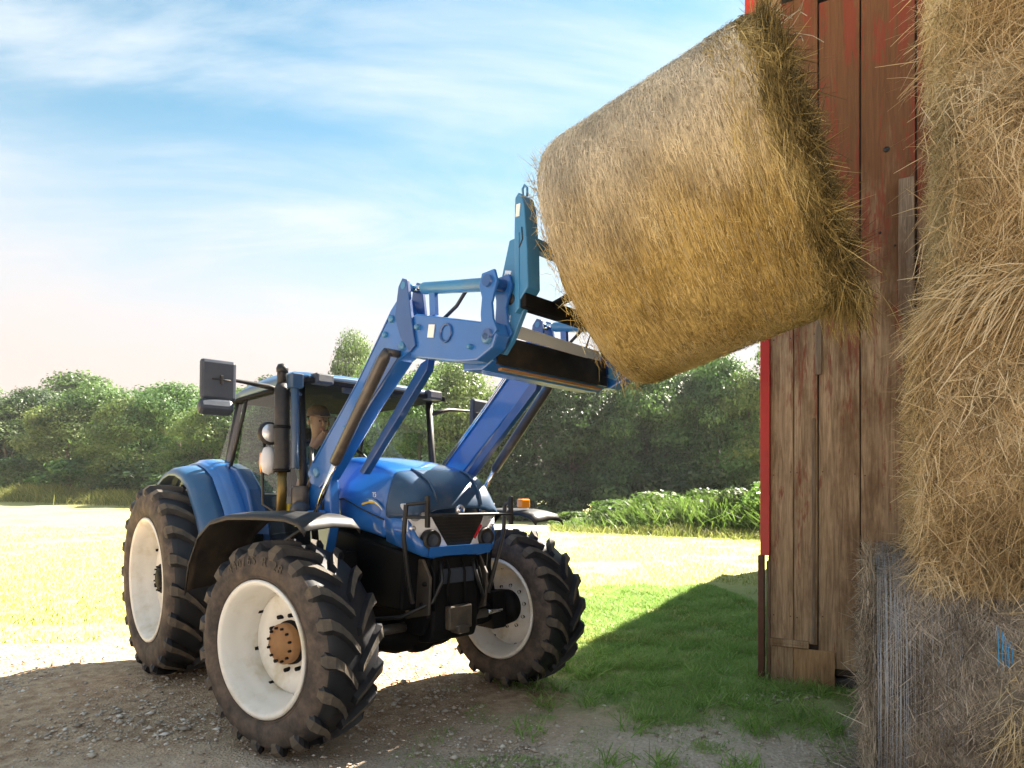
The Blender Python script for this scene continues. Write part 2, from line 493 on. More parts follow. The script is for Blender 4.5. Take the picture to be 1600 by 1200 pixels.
def axis_pts(lo, hi, dense_lo, dense_hi, step, grow=1.16):
    pts = list(np.arange(dense_lo, dense_hi + 1e-6, step))
    d = step
    while pts[-1] < hi: d *= grow; pts.append(pts[-1] + d)
    d = step
    while pts[0] > lo: d *= grow; pts.insert(0, pts[0] - d)
    return np.array(pts)
gxs = axis_pts(-1500, 1500, -6, 5, 0.12); gys = axis_pts(-200, 2500, 1.5, 9, 0.12)
GX, GY = np.meshgrid(gxs, gys)
near = np.exp(-((GY - 4.5) / 4.5) ** 2)
GP = np.stack([GX, GY, np.zeros_like(GX)], -1)
GZ = gz(GX, GY) + near * ((vnoise(GP, 1.3) - 0.5) * 0.026 + (vnoise(GP, 5.0, 7) - 0.5) * 0.026) - 0.010
gv = np.stack([GX, GY, GZ], -1).reshape(-1, 3)
ny, nx = GX.shape
ii = (np.arange(ny - 1)[:, None] * nx + np.arange(nx - 1)[None]).ravel()
gf = np.stack([ii, ii + 1, ii + nx + 1, ii + nx], 1)
ground = link_mesh('ground', np_mesh('ground', gv, gf, smooth=True), ground_mat())
tag(ground, 'gravel and dirt yard running into a pale mown field', 'ground', kind='structure')

# distant wooded hill on the left horizon
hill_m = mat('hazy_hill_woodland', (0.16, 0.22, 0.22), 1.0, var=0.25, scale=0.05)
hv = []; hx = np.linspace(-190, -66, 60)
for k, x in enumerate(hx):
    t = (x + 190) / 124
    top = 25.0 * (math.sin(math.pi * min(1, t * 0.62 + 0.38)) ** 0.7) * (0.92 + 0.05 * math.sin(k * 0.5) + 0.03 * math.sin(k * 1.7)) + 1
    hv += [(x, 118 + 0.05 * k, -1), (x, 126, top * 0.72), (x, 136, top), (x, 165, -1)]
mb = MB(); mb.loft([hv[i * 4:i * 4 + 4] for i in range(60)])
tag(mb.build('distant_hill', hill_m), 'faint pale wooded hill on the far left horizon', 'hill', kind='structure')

# ------------------------------------------------------------------ barn frame: local x along the planked front, local y into the barn
BC = Vector((2.163, 5.236, 0.0)); BA = R(-30)
W_ = Vector((math.cos(BA), math.sin(BA), 0)); U_ = Vector((-math.sin(BA), math.cos(BA), 0))
def bw(t, n, z=0.0):
    """barn coordinates (along the front, in front of it, up) to world"""
    return BC + W_ * t - U_ * n + Vector((0, 0, z))

def wood_mat(name, grey1, grey2, red=0.0, redcol=(0.22, 0.040, 0.026), zlo=1.6, zhi=3.6, brown_shade=0.0):
    m, nt, b = nmat(name)
    oi = N(nt, 'ShaderNodeObjectInfo').outputs['Random']
    off = N(nt, 'ShaderNodeCombineXYZ')
    setin(nt, off.inputs[0], mth(nt, 'MULTIPLY', oi, 37.0)); setin(nt, off.inputs[2], mth(nt, 'MULTIPLY', oi, 11.0))
    base = N(nt, 'ShaderNodeTexCoord').outputs['Object']
    va = N(nt, 'ShaderNodeVectorMath', operation='ADD'); nt.links.new(base, va.inputs[0]); nt.links.new(off.outputs[0], va.inputs[1])
    def mapped(s_):
        mp = N(nt, 'ShaderNodeMapping'); mp.inputs['Scale'].default_value = s_
        nt.links.new(va.outputs[0], mp.inputs[0]); return mp.outputs[0]
    grain = noise(nt, mapped((30, 30, 1.7)), 1.0, 9, 0.68, 1.8)
    fineg = noise(nt, mapped((150, 150, 4)), 1.0, 5, 0.6, 0.4)
    blot = noise(nt, mapped((5, 5, 1.6)), 1.0, 7, 0.65)
    c = mixc(nt, mrange(nt, grain, 0.3, 0.7), c4(grey1), c4(grey2))
    c = mixc(nt, mrange(nt, fineg, 0.55, 0.75, 0, 0.55), c, c4(tuple(x * 0.35 for x in grey1)))
    c = mixc(nt, mrange(nt, blot, 0.40, 0.68, 0, 0.75), c, c4((0.15, 0.085, 0.045)))
    sep = N(nt, 'ShaderNodeSeparateXYZ'); nt.links.new(base, sep.inputs[0])
    if brown_shade > 0:
        hi = mrange(nt, mth(nt, 'ADD', sep.outputs['Z'], mth(nt, 'MULTIPLY', mth(nt, 'SUBTRACT', blot, 0.5), 3.0)), zhi - 1.2, zhi + 0.7, 0, brown_shade)
        oc = mixc(nt, grain, c4((0.050, 0.024, 0.012)), c4((0.22, 0.105, 0.048)))  # orange-brown upper boards, with the shade under the eaves darkened into the colour
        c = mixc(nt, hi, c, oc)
    if red > 0:
        zf = mrange(nt, sep.outputs['Z'], zlo - 1.6, zhi, 0.0, 0.11)
        pm = noise(nt, mapped((7, 7, 1.0)), 1.0, 7, 0.7, 0.6)
        fl = noise(nt, mapped((60, 60, 9)), 1.0, 4, 0.6)
        k = mrange(nt, mth(nt, 'ADD', mth(nt, 'ADD', pm, zf), mth(nt, 'MULTIPLY', mth(nt, 'SUBTRACT', fl, 0.5), 0.35)), 0.60, 0.70, 0, red)
        c = mixc(nt, k, c, c4(redcol))
    setin(nt, b.inputs['Base Color'], c)
    b.inputs['Roughness'].default_value = 0.82
    b.inputs['Specular IOR Level'].default_value = 0.25
    bump(nt, b, mth(nt, 'ADD', mth(nt, 'MULTIPLY', grain, 0.6), mth(nt, 'MULTIPLY', fineg, 0.5)), 0.65, 0.008)
    return m
M['plank'] = wood_mat('weathered_barn_wood', (0.27, 0.185, 0.115), (0.56, 0.41, 0.26), red=0.65, brown_shade=0.97)
M['batten'] = wood_mat('grey_batten_wood', (0.15, 0.115, 0.085), (0.34, 0.27, 0.20))
M['newboard'] = wood_mat('tan_patch_board', (0.34, 0.21, 0.11), (0.52, 0.34, 0.18))
M['redtrim'] = mat('red_trim_paint', (0.50, 0.020, 0.018), 0.5, var=0.35, scale=4, coat=0.1, dust=0.5, dustcol=(0.42, 0.09, 0.04), bmp=0.3)
M['rust'] = mat('rusty_brown_strip', (0.10, 0.035, 0.022), 0.6, var=0.3, scale=7)
M['darkwood'] = mat('dark_barn_timber', (0.055, 0.04, 0.03), 0.9, var=0.3, scale=6)
M['roofing'] = mat('grey_roof_sheet', (0.20, 0.20, 0.21), 0.5, metal=0.3, scale=3)
M['stone'] = mat('foundation_stone', (0.10, 0.095, 0.09), 0.9, var=0.4, scale=12, bmp=0.5)

barn = empty('barn', BC, BA)
tag(barn, 'weathered red and grey plank barn behind the stacked hay', 'barn')
BW, BD, BE = 9.0, 13.0, 6.15        # width, depth, eave height
def plank(t0, t1, z0, z1, y0=0.0, th=0.028, m='plank', name='plank', bev=0.004):
    """one board, slightly out of true"""
    b = MB(); n = 6
    e0 = [random.uniform(-0.003, 0.003) for _ in range(n + 1)]; e1 = [random.uniform(-0.003, 0.003) for _ in range(n + 1)]
    secs = []
    for i in range(n + 1):
        z = z0 + (z1 - z0) * i / n
        yy = y0 + random.uniform(-0.0015, 0.0015)
        secs.append([(t0 + e0[i], yy, z), (t1 + e1[i], yy + random.uniform(-.001, .001), z), (t1 + e1[i], yy + th, z), (t0 + e0[i], yy + th, z)])
    b.loft(secs, smooth=False, closed=True, cap0=True, cap1=True)
    o = b.build(name, M[m], barn)
    if bev:
        md = o.modifiers.new('bevel', 'BEVEL'); md.width = bev; md.segments = 1; md.limit_method = 'ANGLE'; md.angle_limit = R(60)
    return o
# front boards
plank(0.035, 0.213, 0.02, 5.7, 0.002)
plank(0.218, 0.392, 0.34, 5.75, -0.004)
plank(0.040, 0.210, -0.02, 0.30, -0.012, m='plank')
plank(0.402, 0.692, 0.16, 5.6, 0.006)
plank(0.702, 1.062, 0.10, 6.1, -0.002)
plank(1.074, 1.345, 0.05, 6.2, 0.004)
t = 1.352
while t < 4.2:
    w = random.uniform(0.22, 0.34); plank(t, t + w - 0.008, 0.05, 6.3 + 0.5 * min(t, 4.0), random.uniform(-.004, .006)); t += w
plank(0.035, 0.33, 0.305, 0.365, -0.03, 0.03, 'plank', 'rail')
plank(0.215, 0.52, -0.06, 0.30, -0.024, 0.026, 'newboard', 'patch_board')
# battens over the joints
plank(0.375, 0.425, 2.55, 4.3, -0.032, 0.024, 'batten', 'batten')
plank(0.352, 0.378, 0.35, 2.2, -0.016, 0.02, 'batten', 'batten')
plank(0.955, 1.055, 2.95, 4.0, -0.03, 0.026, 'batten', 'batten')
plank(0.985, 1.02, 0.9, 2.94, -0.022, 0.018, 'batten', 'batten')
# knot holes and nail heads
kb = MB()
for (tt, zz, rr) in ((0.875, 4.26, 0.022), (0.83, 3.62, 0.010), (0.93, 3.5, 0.008), (0.46, 3.2, 0.009)):
    kb.lathe([(0.0, -0.0075), (rr, -0.0075), (rr, 0.004)], 14, (tt, 0, zz), axis='y')
kb.each('knot_hole', M['black'], barn)
nb = MB()
for tt in (0.06, 0.19, 0.24, 0.37, 0.43, 0.66, 0.73, 1.03, 1.10, 1.31):
    for zz in (0.55, 1.75, 2.9, 4.1):
        z2 = zz + random.uniform(-.03, .03)
        nb.box((tt, -0.009, z2), (0.009, 0.006, 0.009))
tag(nb.build('nail_heads', M['rust'], barn), kind='stuff')
# corner trim
def corner(name, pts, m, bev=0.006):
    b = MB()
    for (c_, s_) in pts: b.box(c_, s_)
    return b.build(name, M[m], barn, bevel=bev)
corner('corner_trim', [((-0.005, -0.012, 3.32), (0.075, 0.05, 4.52))], 'redtrim')
corner('corner_strip', [((-0.036, -0.01, 0.50), (0.05, 0.06, 1.118))], 'rust')
corner('corner_post', [((0.018, 0.03, 0.48), (0.03, 0.08, 1.06))], 'batten')
corner('eave_fascia', [((-0.105, -0.02, 6.2), (0.125, 0.03, 1.08))], 'redtrim')
corner('rafter', [((0.045, 0.03, 6.1), (0.14, 0.09, 1.1))], 'newboard')
# the shell that makes it a building: back of the front, sides, rear, roof, sill
sh = MB()
sh.box((2.5, 0.05, 2.6), (4.96, 0.03, 5.0))                     # sheathing behind the boards, below the loft opening
sh.box((2.85, 0.05, 5.75), (4.3, 0.03, 1.3))
sh.box((6.9, 0.05, 3.4), (4.0, 0.03, 6.8))
sh.prism([(0.7, 6.3), (BW, 6.3), (BW / 2, 8.6), (0.75, 6.4)], 0.04, 0.07)
sh.build('front_sheathing', M['darkwood'], barn)
sw = MB()
for k in range(40):
    sw.box((0.02, 0.1 + BD / 40 * (k + .5), BE / 2), (0.03, BD / 40 - 0.012, BE))
    sw.box((BW - 0.02, 0.1 + BD / 40 * (k + .5), BE / 2), (0.03, BD / 40 - 0.012, BE))
sw.box((0.05, BD / 2 + 0.1, BE / 2), (0.02, BD, BE)); sw.box((BW - 0.05, BD / 2 + 0.1, BE / 2), (0.02, BD, BE))
sw.prism([(0, 0), (BW, 0), (BW, BE), (BW / 2, 8.9), (0, BE)], BD + 0.05, BD + 0.1)
tag(sw.build('side_wall', M['darkwood'], barn), kind='stuff')
rf = MB()
ov = 0.12
sl = (9.0 - BE) / (BW / 2)
for sx in (0, 1):
    ps = [(-ov, BE - ov * sl + 0.05), (BW / 2, 9.05), (BW / 2, 9.15), (-ov, BE - ov * sl + 0.15)]
    if sx: ps = [(BW - x, z) for x, z in ps]
    rf.prism(ps, -0.55, BD + 0.5)
rf.each('roof_slope', M['roofing'], barn)
rb = MB()
for sx in (0, 1):
    ps = [(-ov, BE - ov * sl - 0.12), (BW / 2, 8.88), (BW / 2, 9.06), (-ov, BE - ov * sl + 0.06)]
    if sx: ps = [(BW - x, z) for x, z in ps]
    rb.prism(ps, -0.59, -0.552)
rb.each('barge_board', M['redtrim'], barn)
fd = MB()
for k in range(22):
    w = BW / 22
    fd.box((w * (k + .5), 0.13 + random.uniform(-.02, .02), 0.0), (w * 0.94, 0.16, 0.16 + random.uniform(-.03, .02)))
fd.each('foundation_stone', M['stone'], barn, bevel=0.02)

# ------------------------------------------------------------------ hay
HAYS = {
    'STRAW': ((0.18, 0.125, 0.06), (0.64, 0.49, 0.27), (0.86, 0.76, 0.54), {}),
    'GOLD': ((0.20, 0.125, 0.034), (0.62, 0.45, 0.15), (0.82, 0.68, 0.34), dict(top_grey=0.9, grey=(0.74, 0.68, 0.56))),
    'GREENHAY': ((0.060, 0.044, 0.015), (0.31, 0.228, 0.078), (0.66, 0.53, 0.24), {}),
    'GREYHAY': ((0.12, 0.10, 0.078), (0.43, 0.365, 0.285), (0.70, 0.62, 0.51), {})}
HM = {k: hay_mat(k.lower() + '_straw', v[0], v[1], v[2], **v[3]) for k, v in HAYS.items()}
HC = {k: hay_mat(k.lower() + '_packed', v[0], v[1], v[2], core=True, trans=0.0, **v[3]) for k, v in HAYS.items()}
STRAW, GOLD, GREENHAY, GREYHAY = (HM[k] for k in ('STRAW', 'GOLD', 'GREENHAY', 'GREYHAY'))
NET_PALE = mat('pale_bale_net', (0.50, 0.43, 0.30), 0.5, var=0.15)
NET_BLUE = mat('blue_bale_net', (0.33, 0.36, 0.40), 0.5, var=0.25)
TWINE = mat('bright_blue_twine', (0.03, 0.30, 0.62), 0.5)

def rprof(x, Rr, Ln, c):
    """radius of a bale with rounded shoulders"""
    e = np.clip(np.maximum(c - x, x - (Ln - c)) / c, 0, 1)
    return Rr - c * (1 - np.sqrt(np.clip(1 - e * e, 0, 1))) * 0.9
def hay_core(name, parent, Rr, Ln, m, nc=150, na=44, amp=0.022, c=0.08):
    prof = [(0.0, 0.0), (0.45 * Rr, -0.012), (0.8 * Rr, 0.0), (0.94 * Rr, 0.015), (0.985 * Rr, 0.045)]
    prof += [(Rr, 0.08 + (Ln - 0.16) * k / na) for k in range(na + 1)]
    prof += [(0.985 * Rr, Ln - 0.045), (0.94 * Rr, Ln - 0.015), (0.8 * Rr, Ln), (0.45 * Rr, Ln + 0.012), (0.0, Ln)]
    pr = np.array(prof)
    rb_ = rprof(pr[:, 1], Rr, Ln, c); pr[5:-5, 0] = rb_[5:-5]; k_ = rprof(np.array([0.02]), Rr, Ln, c)[0] / Rr; pr[:5, 0] *= k_; pr[-5:, 0] *= k_
    th = np.linspace(0, 2 * np.pi, nc, endpoint=False)
    V = np.stack([np.broadcast_to(pr[:, 1], (nc, len(pr))), pr[:, 0] * np.cos(th)[:, None], pr[:, 0] * np.sin(th)[:, None]], -1)
    off = rng.random() * 50
    d = (vnoise(V, 2.2, off) - 0.5) * amp * 1.6 + (vnoise(V, 9, off) - 0.5) * amp * 0.6 + (vnoise(V, 30, off) - .5) * amp * 0.35
    rad = unit(V * np.array([0, 1, 1])); V = V + rad * d[..., None] * np.clip(pr[:, 0] / Rr, 0, 1)[None, :, None]
    endm = ((pr[:, 1] < 0.02) | (pr[:, 1] > Ln - 0.02)).astype(float)
    V[..., 0] += endm[None] * (vnoise(V, 7, off + 3) - 0.5) * 0.05
    n = len(pr); k = np.arange(nc)[:, None]; j = np.arange(n - 1)[None]
    a = k * n + j; b_ = ((k + 1) % nc) * n + j
    F = np.stack([a, a + 1, b_ + 1, b_], -1).reshape(-1, 4)
    tone = 0.15 + 0.35 * vnoise(V, 14, off) + 0.25 * vnoise(V * np.array([6, 1, 1]), 9, off)
    return V, F, tone.ravel() * 0.8
def curved_points(n, Rr, Ln, th0, th1, x0=0.02, x1=None, c=0.08, Lf=None):
    x = rng.uniform(x0, (x1 if x1 else Ln - 0.02), n); th = rng.uniform(th0, th1, n)
    rad = np.stack([np.zeros(n), np.cos(th), np.sin(th)], 1)
    tan = np.stack([np.zeros(n), -np.sin(th), np.cos(th)], 1)
    P = rad * (rprof(x, Rr, Lf or Ln, c) + rng.normal(0.0, 0.005, n))[:, None]; P[:, 0] = x
    return P, rad, tan, th
def patch_tone(P, n, off=0, base=0.5, spread=0.5):
    return np.clip(base + (vnoise(P, 6, off) - 0.5) * 0.7 + (vnoise(P, 23, off) - .5) * 0.35 + rng.normal(0, spread * 0.42, n), 0, 1)
def curved_straw(name, parent, m, n, Rr, Ln, th=(0, 2 * np.pi), jitter=0.35, L=(0.05, 0.14), W=(0.003, 0.0055), lift=0.12, bleach=None, base=0.5, x0=0.02, x1=None, c=0.08, Lf=None):
    P, rad, tan, a = curved_points(n, Rr, Ln, th[0], th[1], x0, x1, c, Lf)
    D = tan * rng.choice([-1, 1], n)[:, None] + np.stack([rng.normal(0, jitter, n), np.zeros(n), np.zeros(n)], 1) + rad * rng.normal(0.03, lift, n)[:, None]
    Ls = rng.uniform(L[0], L[1], n); Ws = rng.uniform(W[0], W[1], n)
    P = P - unit(D) * (Ls / 2)[:, None] + rad * 0.004
    ex = {'bleach': bleach(a, P)} if bleach else None
    me = ribbons(name, P, D, -rad, Ls, Ws, Ls * 0.5 / Rr, patch_tone(P, n, 3, base), ex)
    return tag(link_mesh(name, me, m, parent), kind='stuff')
def end_straw(name, parent, m, n, Rr, x, sgn, L=(0.08, 0.24), W=(0.003, 0.0055), out=0.35, base=0.45, rmin=0.0):
    r = Rr * np.sqrt(rng.uniform(rmin, 1.02, n)); a = rng.uniform(0, 2 * np.pi, n)
    rad = np.stack([np.zeros(n), np.cos(a), np.sin(a)], 1); tan = np.stack([np.zeros(n), -np.sin(a), np.cos(a)], 1)
    P = rad * r[:, None]; P[:, 0] = x + sgn * rng.uniform(-0.02, 0.03, n)
    D = tan * rng.normal(0, 1, n)[:, None] + rad * rng.normal(0, 0.7, n)[:, None]
    D[:, 0] += sgn * np.abs(rng.normal(0, out, n))
    Ls = rng.uniform(L[0], L[1], n); Ws = rng.uniform(W[0], W[1], n)
    me = ribbons(name, P, D, unit(rng.normal(size=(n, 3)) + np.array([sgn * 0.4, 0, -0.6])), Ls, Ws, rng.uniform(0, .5, n), patch_tone(P, n, 9, base), {'bleach': np.zeros(n)})
    return tag(link_mesh(name, me, m, parent), kind='stuff')
def net_rings(name, parent, m, xs, Rr, w=0.0025, seg=110, th=(0, 2 * np.pi), wob=0.006, Lf=1.25):
    V = []; F = []; o = 0
    for x in xs:
        a = np.linspace(th[0], th[1], seg)
        xx = x + np.cumsum(rng.normal(0, wob * 0.18, seg)); rr = rprof(np.clip(x, 0, Lf), Rr, Lf, 0.08) + 0.007 + rng.normal(0, 0.0025, seg)
        for s_ in (-1, 1):
            V.append(np.stack([xx + s_ * w / 2, rr * np.cos(a), rr * np.sin(a)], 1))
        i = o + np.arange(seg - 1)
        F.append(np.stack([i, i + 1, i + seg + 1, i + seg], 1)); o += 2 * seg
    return link_mesh(name, np_mesh(name, np.concatenate(V), np.concatenate(F)), m, parent)
def place_axis(o, p0, axis, upv=Vector((0, 0, 1))):
    ax = Vector(axis).normalized(); s1 = upv.cross(ax).normalized(); s2 = ax.cross(s1)
    m = Matrix((ax, s1, s2)).transposed().to_4x4(); m.translation = Vector(p0); o.matrix_world = m

def stack_bale(label, t, n, z, Rr, Ln, m, corem, cnt, net=None, base=0.5, jit=0.6, long=0.10, yaw=0.0, rnd=0.12):
    o = empty('hay_bale'); tag(o, label, 'hay bale', 'bales stacked against the barn')
    ax = Matrix.Rotation(yaw, 3, 'Z') @ W_
    place_axis(o, bw(t, n, z), ax)
    V, F, tone = hay_core('hay', o, Rr, Ln, m, c=rnd, amp=0.035)
    link_mesh('hay', np_mesh('hay', V.reshape(-1, 3), F, {'tone': tone, 'bleach': tone * 0}, True), corem, o)
    # local y is up x axis: points to the barn side or away; straw over the whole drum, thicker where it faces the yard
    curved_straw('surface_straw', o, m, cnt, Rr, Ln, (R(80), R(300)), jit, (0.03, 0.03 + long), (0.0012, 0.0032), 0.15, base=base, c=rnd)
    end_straw('end_straw', o, m, cnt // 6, Rr, 0.0, -1, (0.05, 0.15), (0.0018, 0.004), out=0.14, base=base - 0.05)
    if net is not None:
        net_rings('net_wrap', o, net, np.linspace(0.02, Ln - 0.02, 40), Rr, 0.0022)
    return o
stack_bale('grey net wrapped bale low against the barn boards, mostly hidden', 0.75, 0.66, 0.62, 0.62, 1.2, GREYHAY, HC['GREYHAY'], 9000, NET_BLUE, 0.45)
b_low = stack_bale('grey weathered bale with blue net at the bottom of the stack', 0.76, 1.78, 0.62, 0.62, 1.25, GREYHAY, HC['GREYHAY'], 48000, None, 0.45, 0.8, 0.10, 0.0, 0.2)
net_rings('net_wrap', b_low, NET_BLUE, list(np.linspace(0.02, 0.14, 26)) + list(np.linspace(0.15, 0.34, 16)), 0.618, 0.0014, wob=0.004)
stack_bale('tan bale behind the stack with its rounded edge showing beside the boards', 1.02, 0.70, 1.80, 0.60, 1.2, STRAW, HC['STRAW'], 9000, None, 0.5)
stack_bale('shaggy straw bale in the middle of the front stack', 0.98, 1.74, 1.83, 0.63, 1.3, STRAW, HC['STRAW'], 52000, None, 0.52, 1.0, 0.15)
stack_bale('golden straw bale third up in the front stack', 1.10, 1.70, 3.04, 0.62, 1.3, STRAW, HC['STRAW'], 52000, None, 0.58, 0.7, 0.16)
stack_bale('pale straw bale at the top of the front stack', 1.08, 1.72, 4.24, 0.62, 1.3, STRAW, HC['STRAW'], 32000, None, 0.56, 0.7, 0.16)
stack_bale('shaded straw bale behind the upper part of the stack', 1.12, 0.68, 3.02, 0.60, 1.2, STRAW, HC['STRAW'], 5000, None, 0.42)
# a heavy fringe of long straw spilling out between two bales, and loose straw at the foot
def straw_spill(name, label, P, D, Ls, Ws, curl, m, base):
    n = len(P); me = ribbons(name, P, D, np.tile(np.array([[0, 0, -1.0]]), (n, 1)), Ls, Ws, curl, patch_tone(P, n, 5, base))
    return tag(link_mesh(name, me, m), label, 'straw', kind='stuff')
n = 3600
tt = rng.uniform(1.08, 2.0, n); zz = 2.42 + rng.normal(0, 0.07, n) + 0.10 * (tt - 1); nn = 2.16 + rng.normal(0, 0.06, n)
P = np.array([bw(a, b_, c_) for a, b_, c_ in zip(tt, nn, zz)])
D = np.array(-W_)[None] * rng.uniform(0.3, 1.0, n)[:, None] + np.array(-U_)[None] * rng.uniform(0.0, 0.7, n)[:, None] + np.stack([np.zeros(n), np.zeros(n), rng.uniform(-0.9, 0.1, n)], 1)
straw_spill('straw_fringe', 'long straw spilling out between two bales of the stack', P, D, rng.uniform(0.10, 0.34, n), rng.uniform(0.003, 0.006, n), rng.uniform(0.1, 0.6, n), STRAW, 0.6)
# straw blanket: loose stalks combed down over the yard side of the stack, so that the bales run into each other
n = 46000
tt = 0.95 + 1.1 * rng.random(n) ** 0.8; zz = np.where(rng.random(n) < .4, rng.uniform(0.2, 1.35, n), rng.uniform(0.9, 4.6, n))
zb = np.array([0.62, 1.83, 3.04, 4.24]); dz_ = np.abs(zz[:, None] - zb[None]).min(1)
nn = 1.74 + np.sqrt(np.clip(0.62 ** 2 - dz_ ** 2, 0.16, 1)) + 0.03 + rng.normal(0, 0.02, n)
keep = (zz > 1.05 + 0.25 * vnoise(np.stack([tt, zz, zz * 0], 1), 5, 9)) | (tt > 1.22 + 0.22 * (vnoise(np.stack([tt, zz, zz * 0], 1), 4, 2) - .3))
keep &= (dz_ > 0.33) | (rng.random(n) < 0.45) | (zz < 1.3)
tt, zz, nn = tt[keep], zz[keep], nn[keep]; n = len(tt)
P = np.array([bw(a, b_, c_) for a, b_, c_ in zip(tt, nn, zz)])
D = np.array(W_)[None] * rng.normal(-0.1, 0.8, n)[:, None] + np.array(-U_)[None] * rng.normal(0.10, 0.22, n)[:, None] + np.stack([np.zeros(n), np.zeros(n), rng.normal(-0.7, 0.6, n)], 1)
straw_spill('straw_blanket', 'loose straw hanging down over the yard side of the stacked bales', P, D, rng.uniform(0.04, 0.20, n), rng.uniform(0.0013, 0.0034, n), rng.uniform(0.0, 0.25, n), STRAW, 0.55)
n = 9000
tt = rng.uniform(0.55, 2.0, n); nn = rng.uniform(1.2, 2.75, n)
keep = rng.random(n) < np.exp(-((nn - 2.2) / 0.7) ** 2)
tt, nn = tt[keep], nn[keep]; n = len(tt)
P = np.array([bw(a, b_, abs(random.gauss(0.01, 0.035)) + 0.1 * max(0, 1 - abs(b_ - 2.2) * 1.6)) for a, b_ in zip(tt, nn)])
D = rng.normal(size=(n, 3)) * np.array([1, 1, 0.28])
straw_spill('fallen_straw', 'loose grey straw littered on the ground before the stack', P, D, rng.uniform(0.06, 0.26, n), rng.uniform(0.003, 0.006, n), rng.uniform(0, .3, n), GREYHAY, 0.55)
# scrap of bright blue twine hanging from the low bale
tb = MB()
for k in range(5):
    q = [Vector(bw(1.22 + k * 0.012, 2.36 + 0.01 * random.random(), 1.0 - 0.04 * i - 0.02 * k)) + Vector((random.uniform(-.004, .004), random.uniform(-.004, .004), 0)) for i in range(6)]
    tb.tube(q, 0.0022, 5)
tag(tb.build('baler_twine', TWINE), 'bright blue baler twine hanging from the grey bale', 'twine')

# ------------------------------------------------------------------ tractor (local x forward, y to its left, z up)
TX, TY, TH = -2.364, 6.208, -0.795
trac = empty('tractor', (TX, TY, 0), TH)
tag(trac, 'blue tractor with raised front loader and white wheels in the yard', 'tractor')
WB, TRF, TRR = 2.379, 1.945, 1.856

def make_tyre(parent, Rt, w, rim_r, nl, lug_h, sgn):
    """sgn: -1 when the outer side faces -y"""
    Rc = Rt - lug_h
    h = w / 2
    b = MB()
    prof = [(rim_r - 0.005, -h * 0.78), (rim_r + 0.012, -h * 0.86), (rim_r + 0.05, -h * 0.94), (rim_r + (Rc - rim_r) * 0.35, -h * 1.0), (rim_r + (Rc - rim_r) * 0.62, -h * 1.0),
            (rim_r + (Rc - rim_r) * 0.84, -h * 0.96), (Rc - 0.012, -h * 0.86), (Rc + 0.002, -h * 0.70), (Rc + 0.008, -h * 0.35), (Rc + 0.010, 0.0)]
    full = prof + [(r, -y) for r, y in prof[-2::-1]]
    b.lathe(full[:7], 96, mi=1); b.lathe(full[6:-6], 96, mi=0); b.lathe(full[-7:], 96, mi=1)
    # two ridges on the sidewall
    for s_ in (-1, 1):
        rr = rim_r + 0.035
        b.lathe([(rr, s_ * h * 0.90), (rr + 0.006, s_ * (h * 0.93 + 0.008)), (rr + 0.014, s_ * h * 0.95)], 96, mi=1)
    # lugs: curved bars from past the centre line out over the shoulder
    for side in (-1, 1):
        for i in range(nl):
            a0 = 2 * math.pi * (i + (0.5 if side > 0 else 0)) / nl
            st = []
            ys = [0.012 * w / 0.44, 0.07 * w / 0.44, 0.13 * w / 0.44, h * 0.84, h * 0.985, h * 1.005]
            tops = [Rt, Rt, Rt - 0.001, Rt - 0.010, Rt - 0.045, Rt - 0.085]
            wid = [0.028, 0.032, 0.036, 0.044, 0.052, 0.034]
            for y, rt, ww in zip(ys, tops, wid):
                q = max(0.0, min(1.0, (y + 0.03) / (h + 0.03)))
                a = a0 + (0.40 if w < 0.5 else 0.32) * (1 - (1 - q) ** 1.7)
                rb = Rc - 0.02 if y < h * 0.8 else rt - 0.05
                da_t = ww * 0.72 / Rt * (w / 0.44) ** 0.4; da_b = ww * 1.25 / Rt * (w / 0.44) ** 0.4
                yy = side * y; yb = side * min(y, h * 0.97) * (1.0 if y < h * .9 else 0.93)
                st.append([(rb * math.cos(a - da_b), yb, rb * math.sin(a - da_b)), (rt * math.cos(a - da_t), yy, rt * math.sin(a - da_t)),
                           (rt * math.cos(a + da_t), yy, rt * math.sin(a + da_t)), (rb * math.cos(a + da_b), yb, rb * math.sin(a + da_b))])
            # top faces dusty, flanks dark
            for k in range(len(st) - 1):
                A, B = st[k], st[k + 1]
                b.add(A + B, [(0, 1, 5, 4), (2, 3, 7, 6)], 0); b.add(A + B, [(1, 2, 6, 5)], 2)
            b.add(st[0], [(0, 1, 2, 3)], 0); b.add(st[-1], [(3, 2, 1, 0)], 2)
    return b.build('tyre', [M['rubber'], M['sidewall'], M['lug']], parent, weld=True)

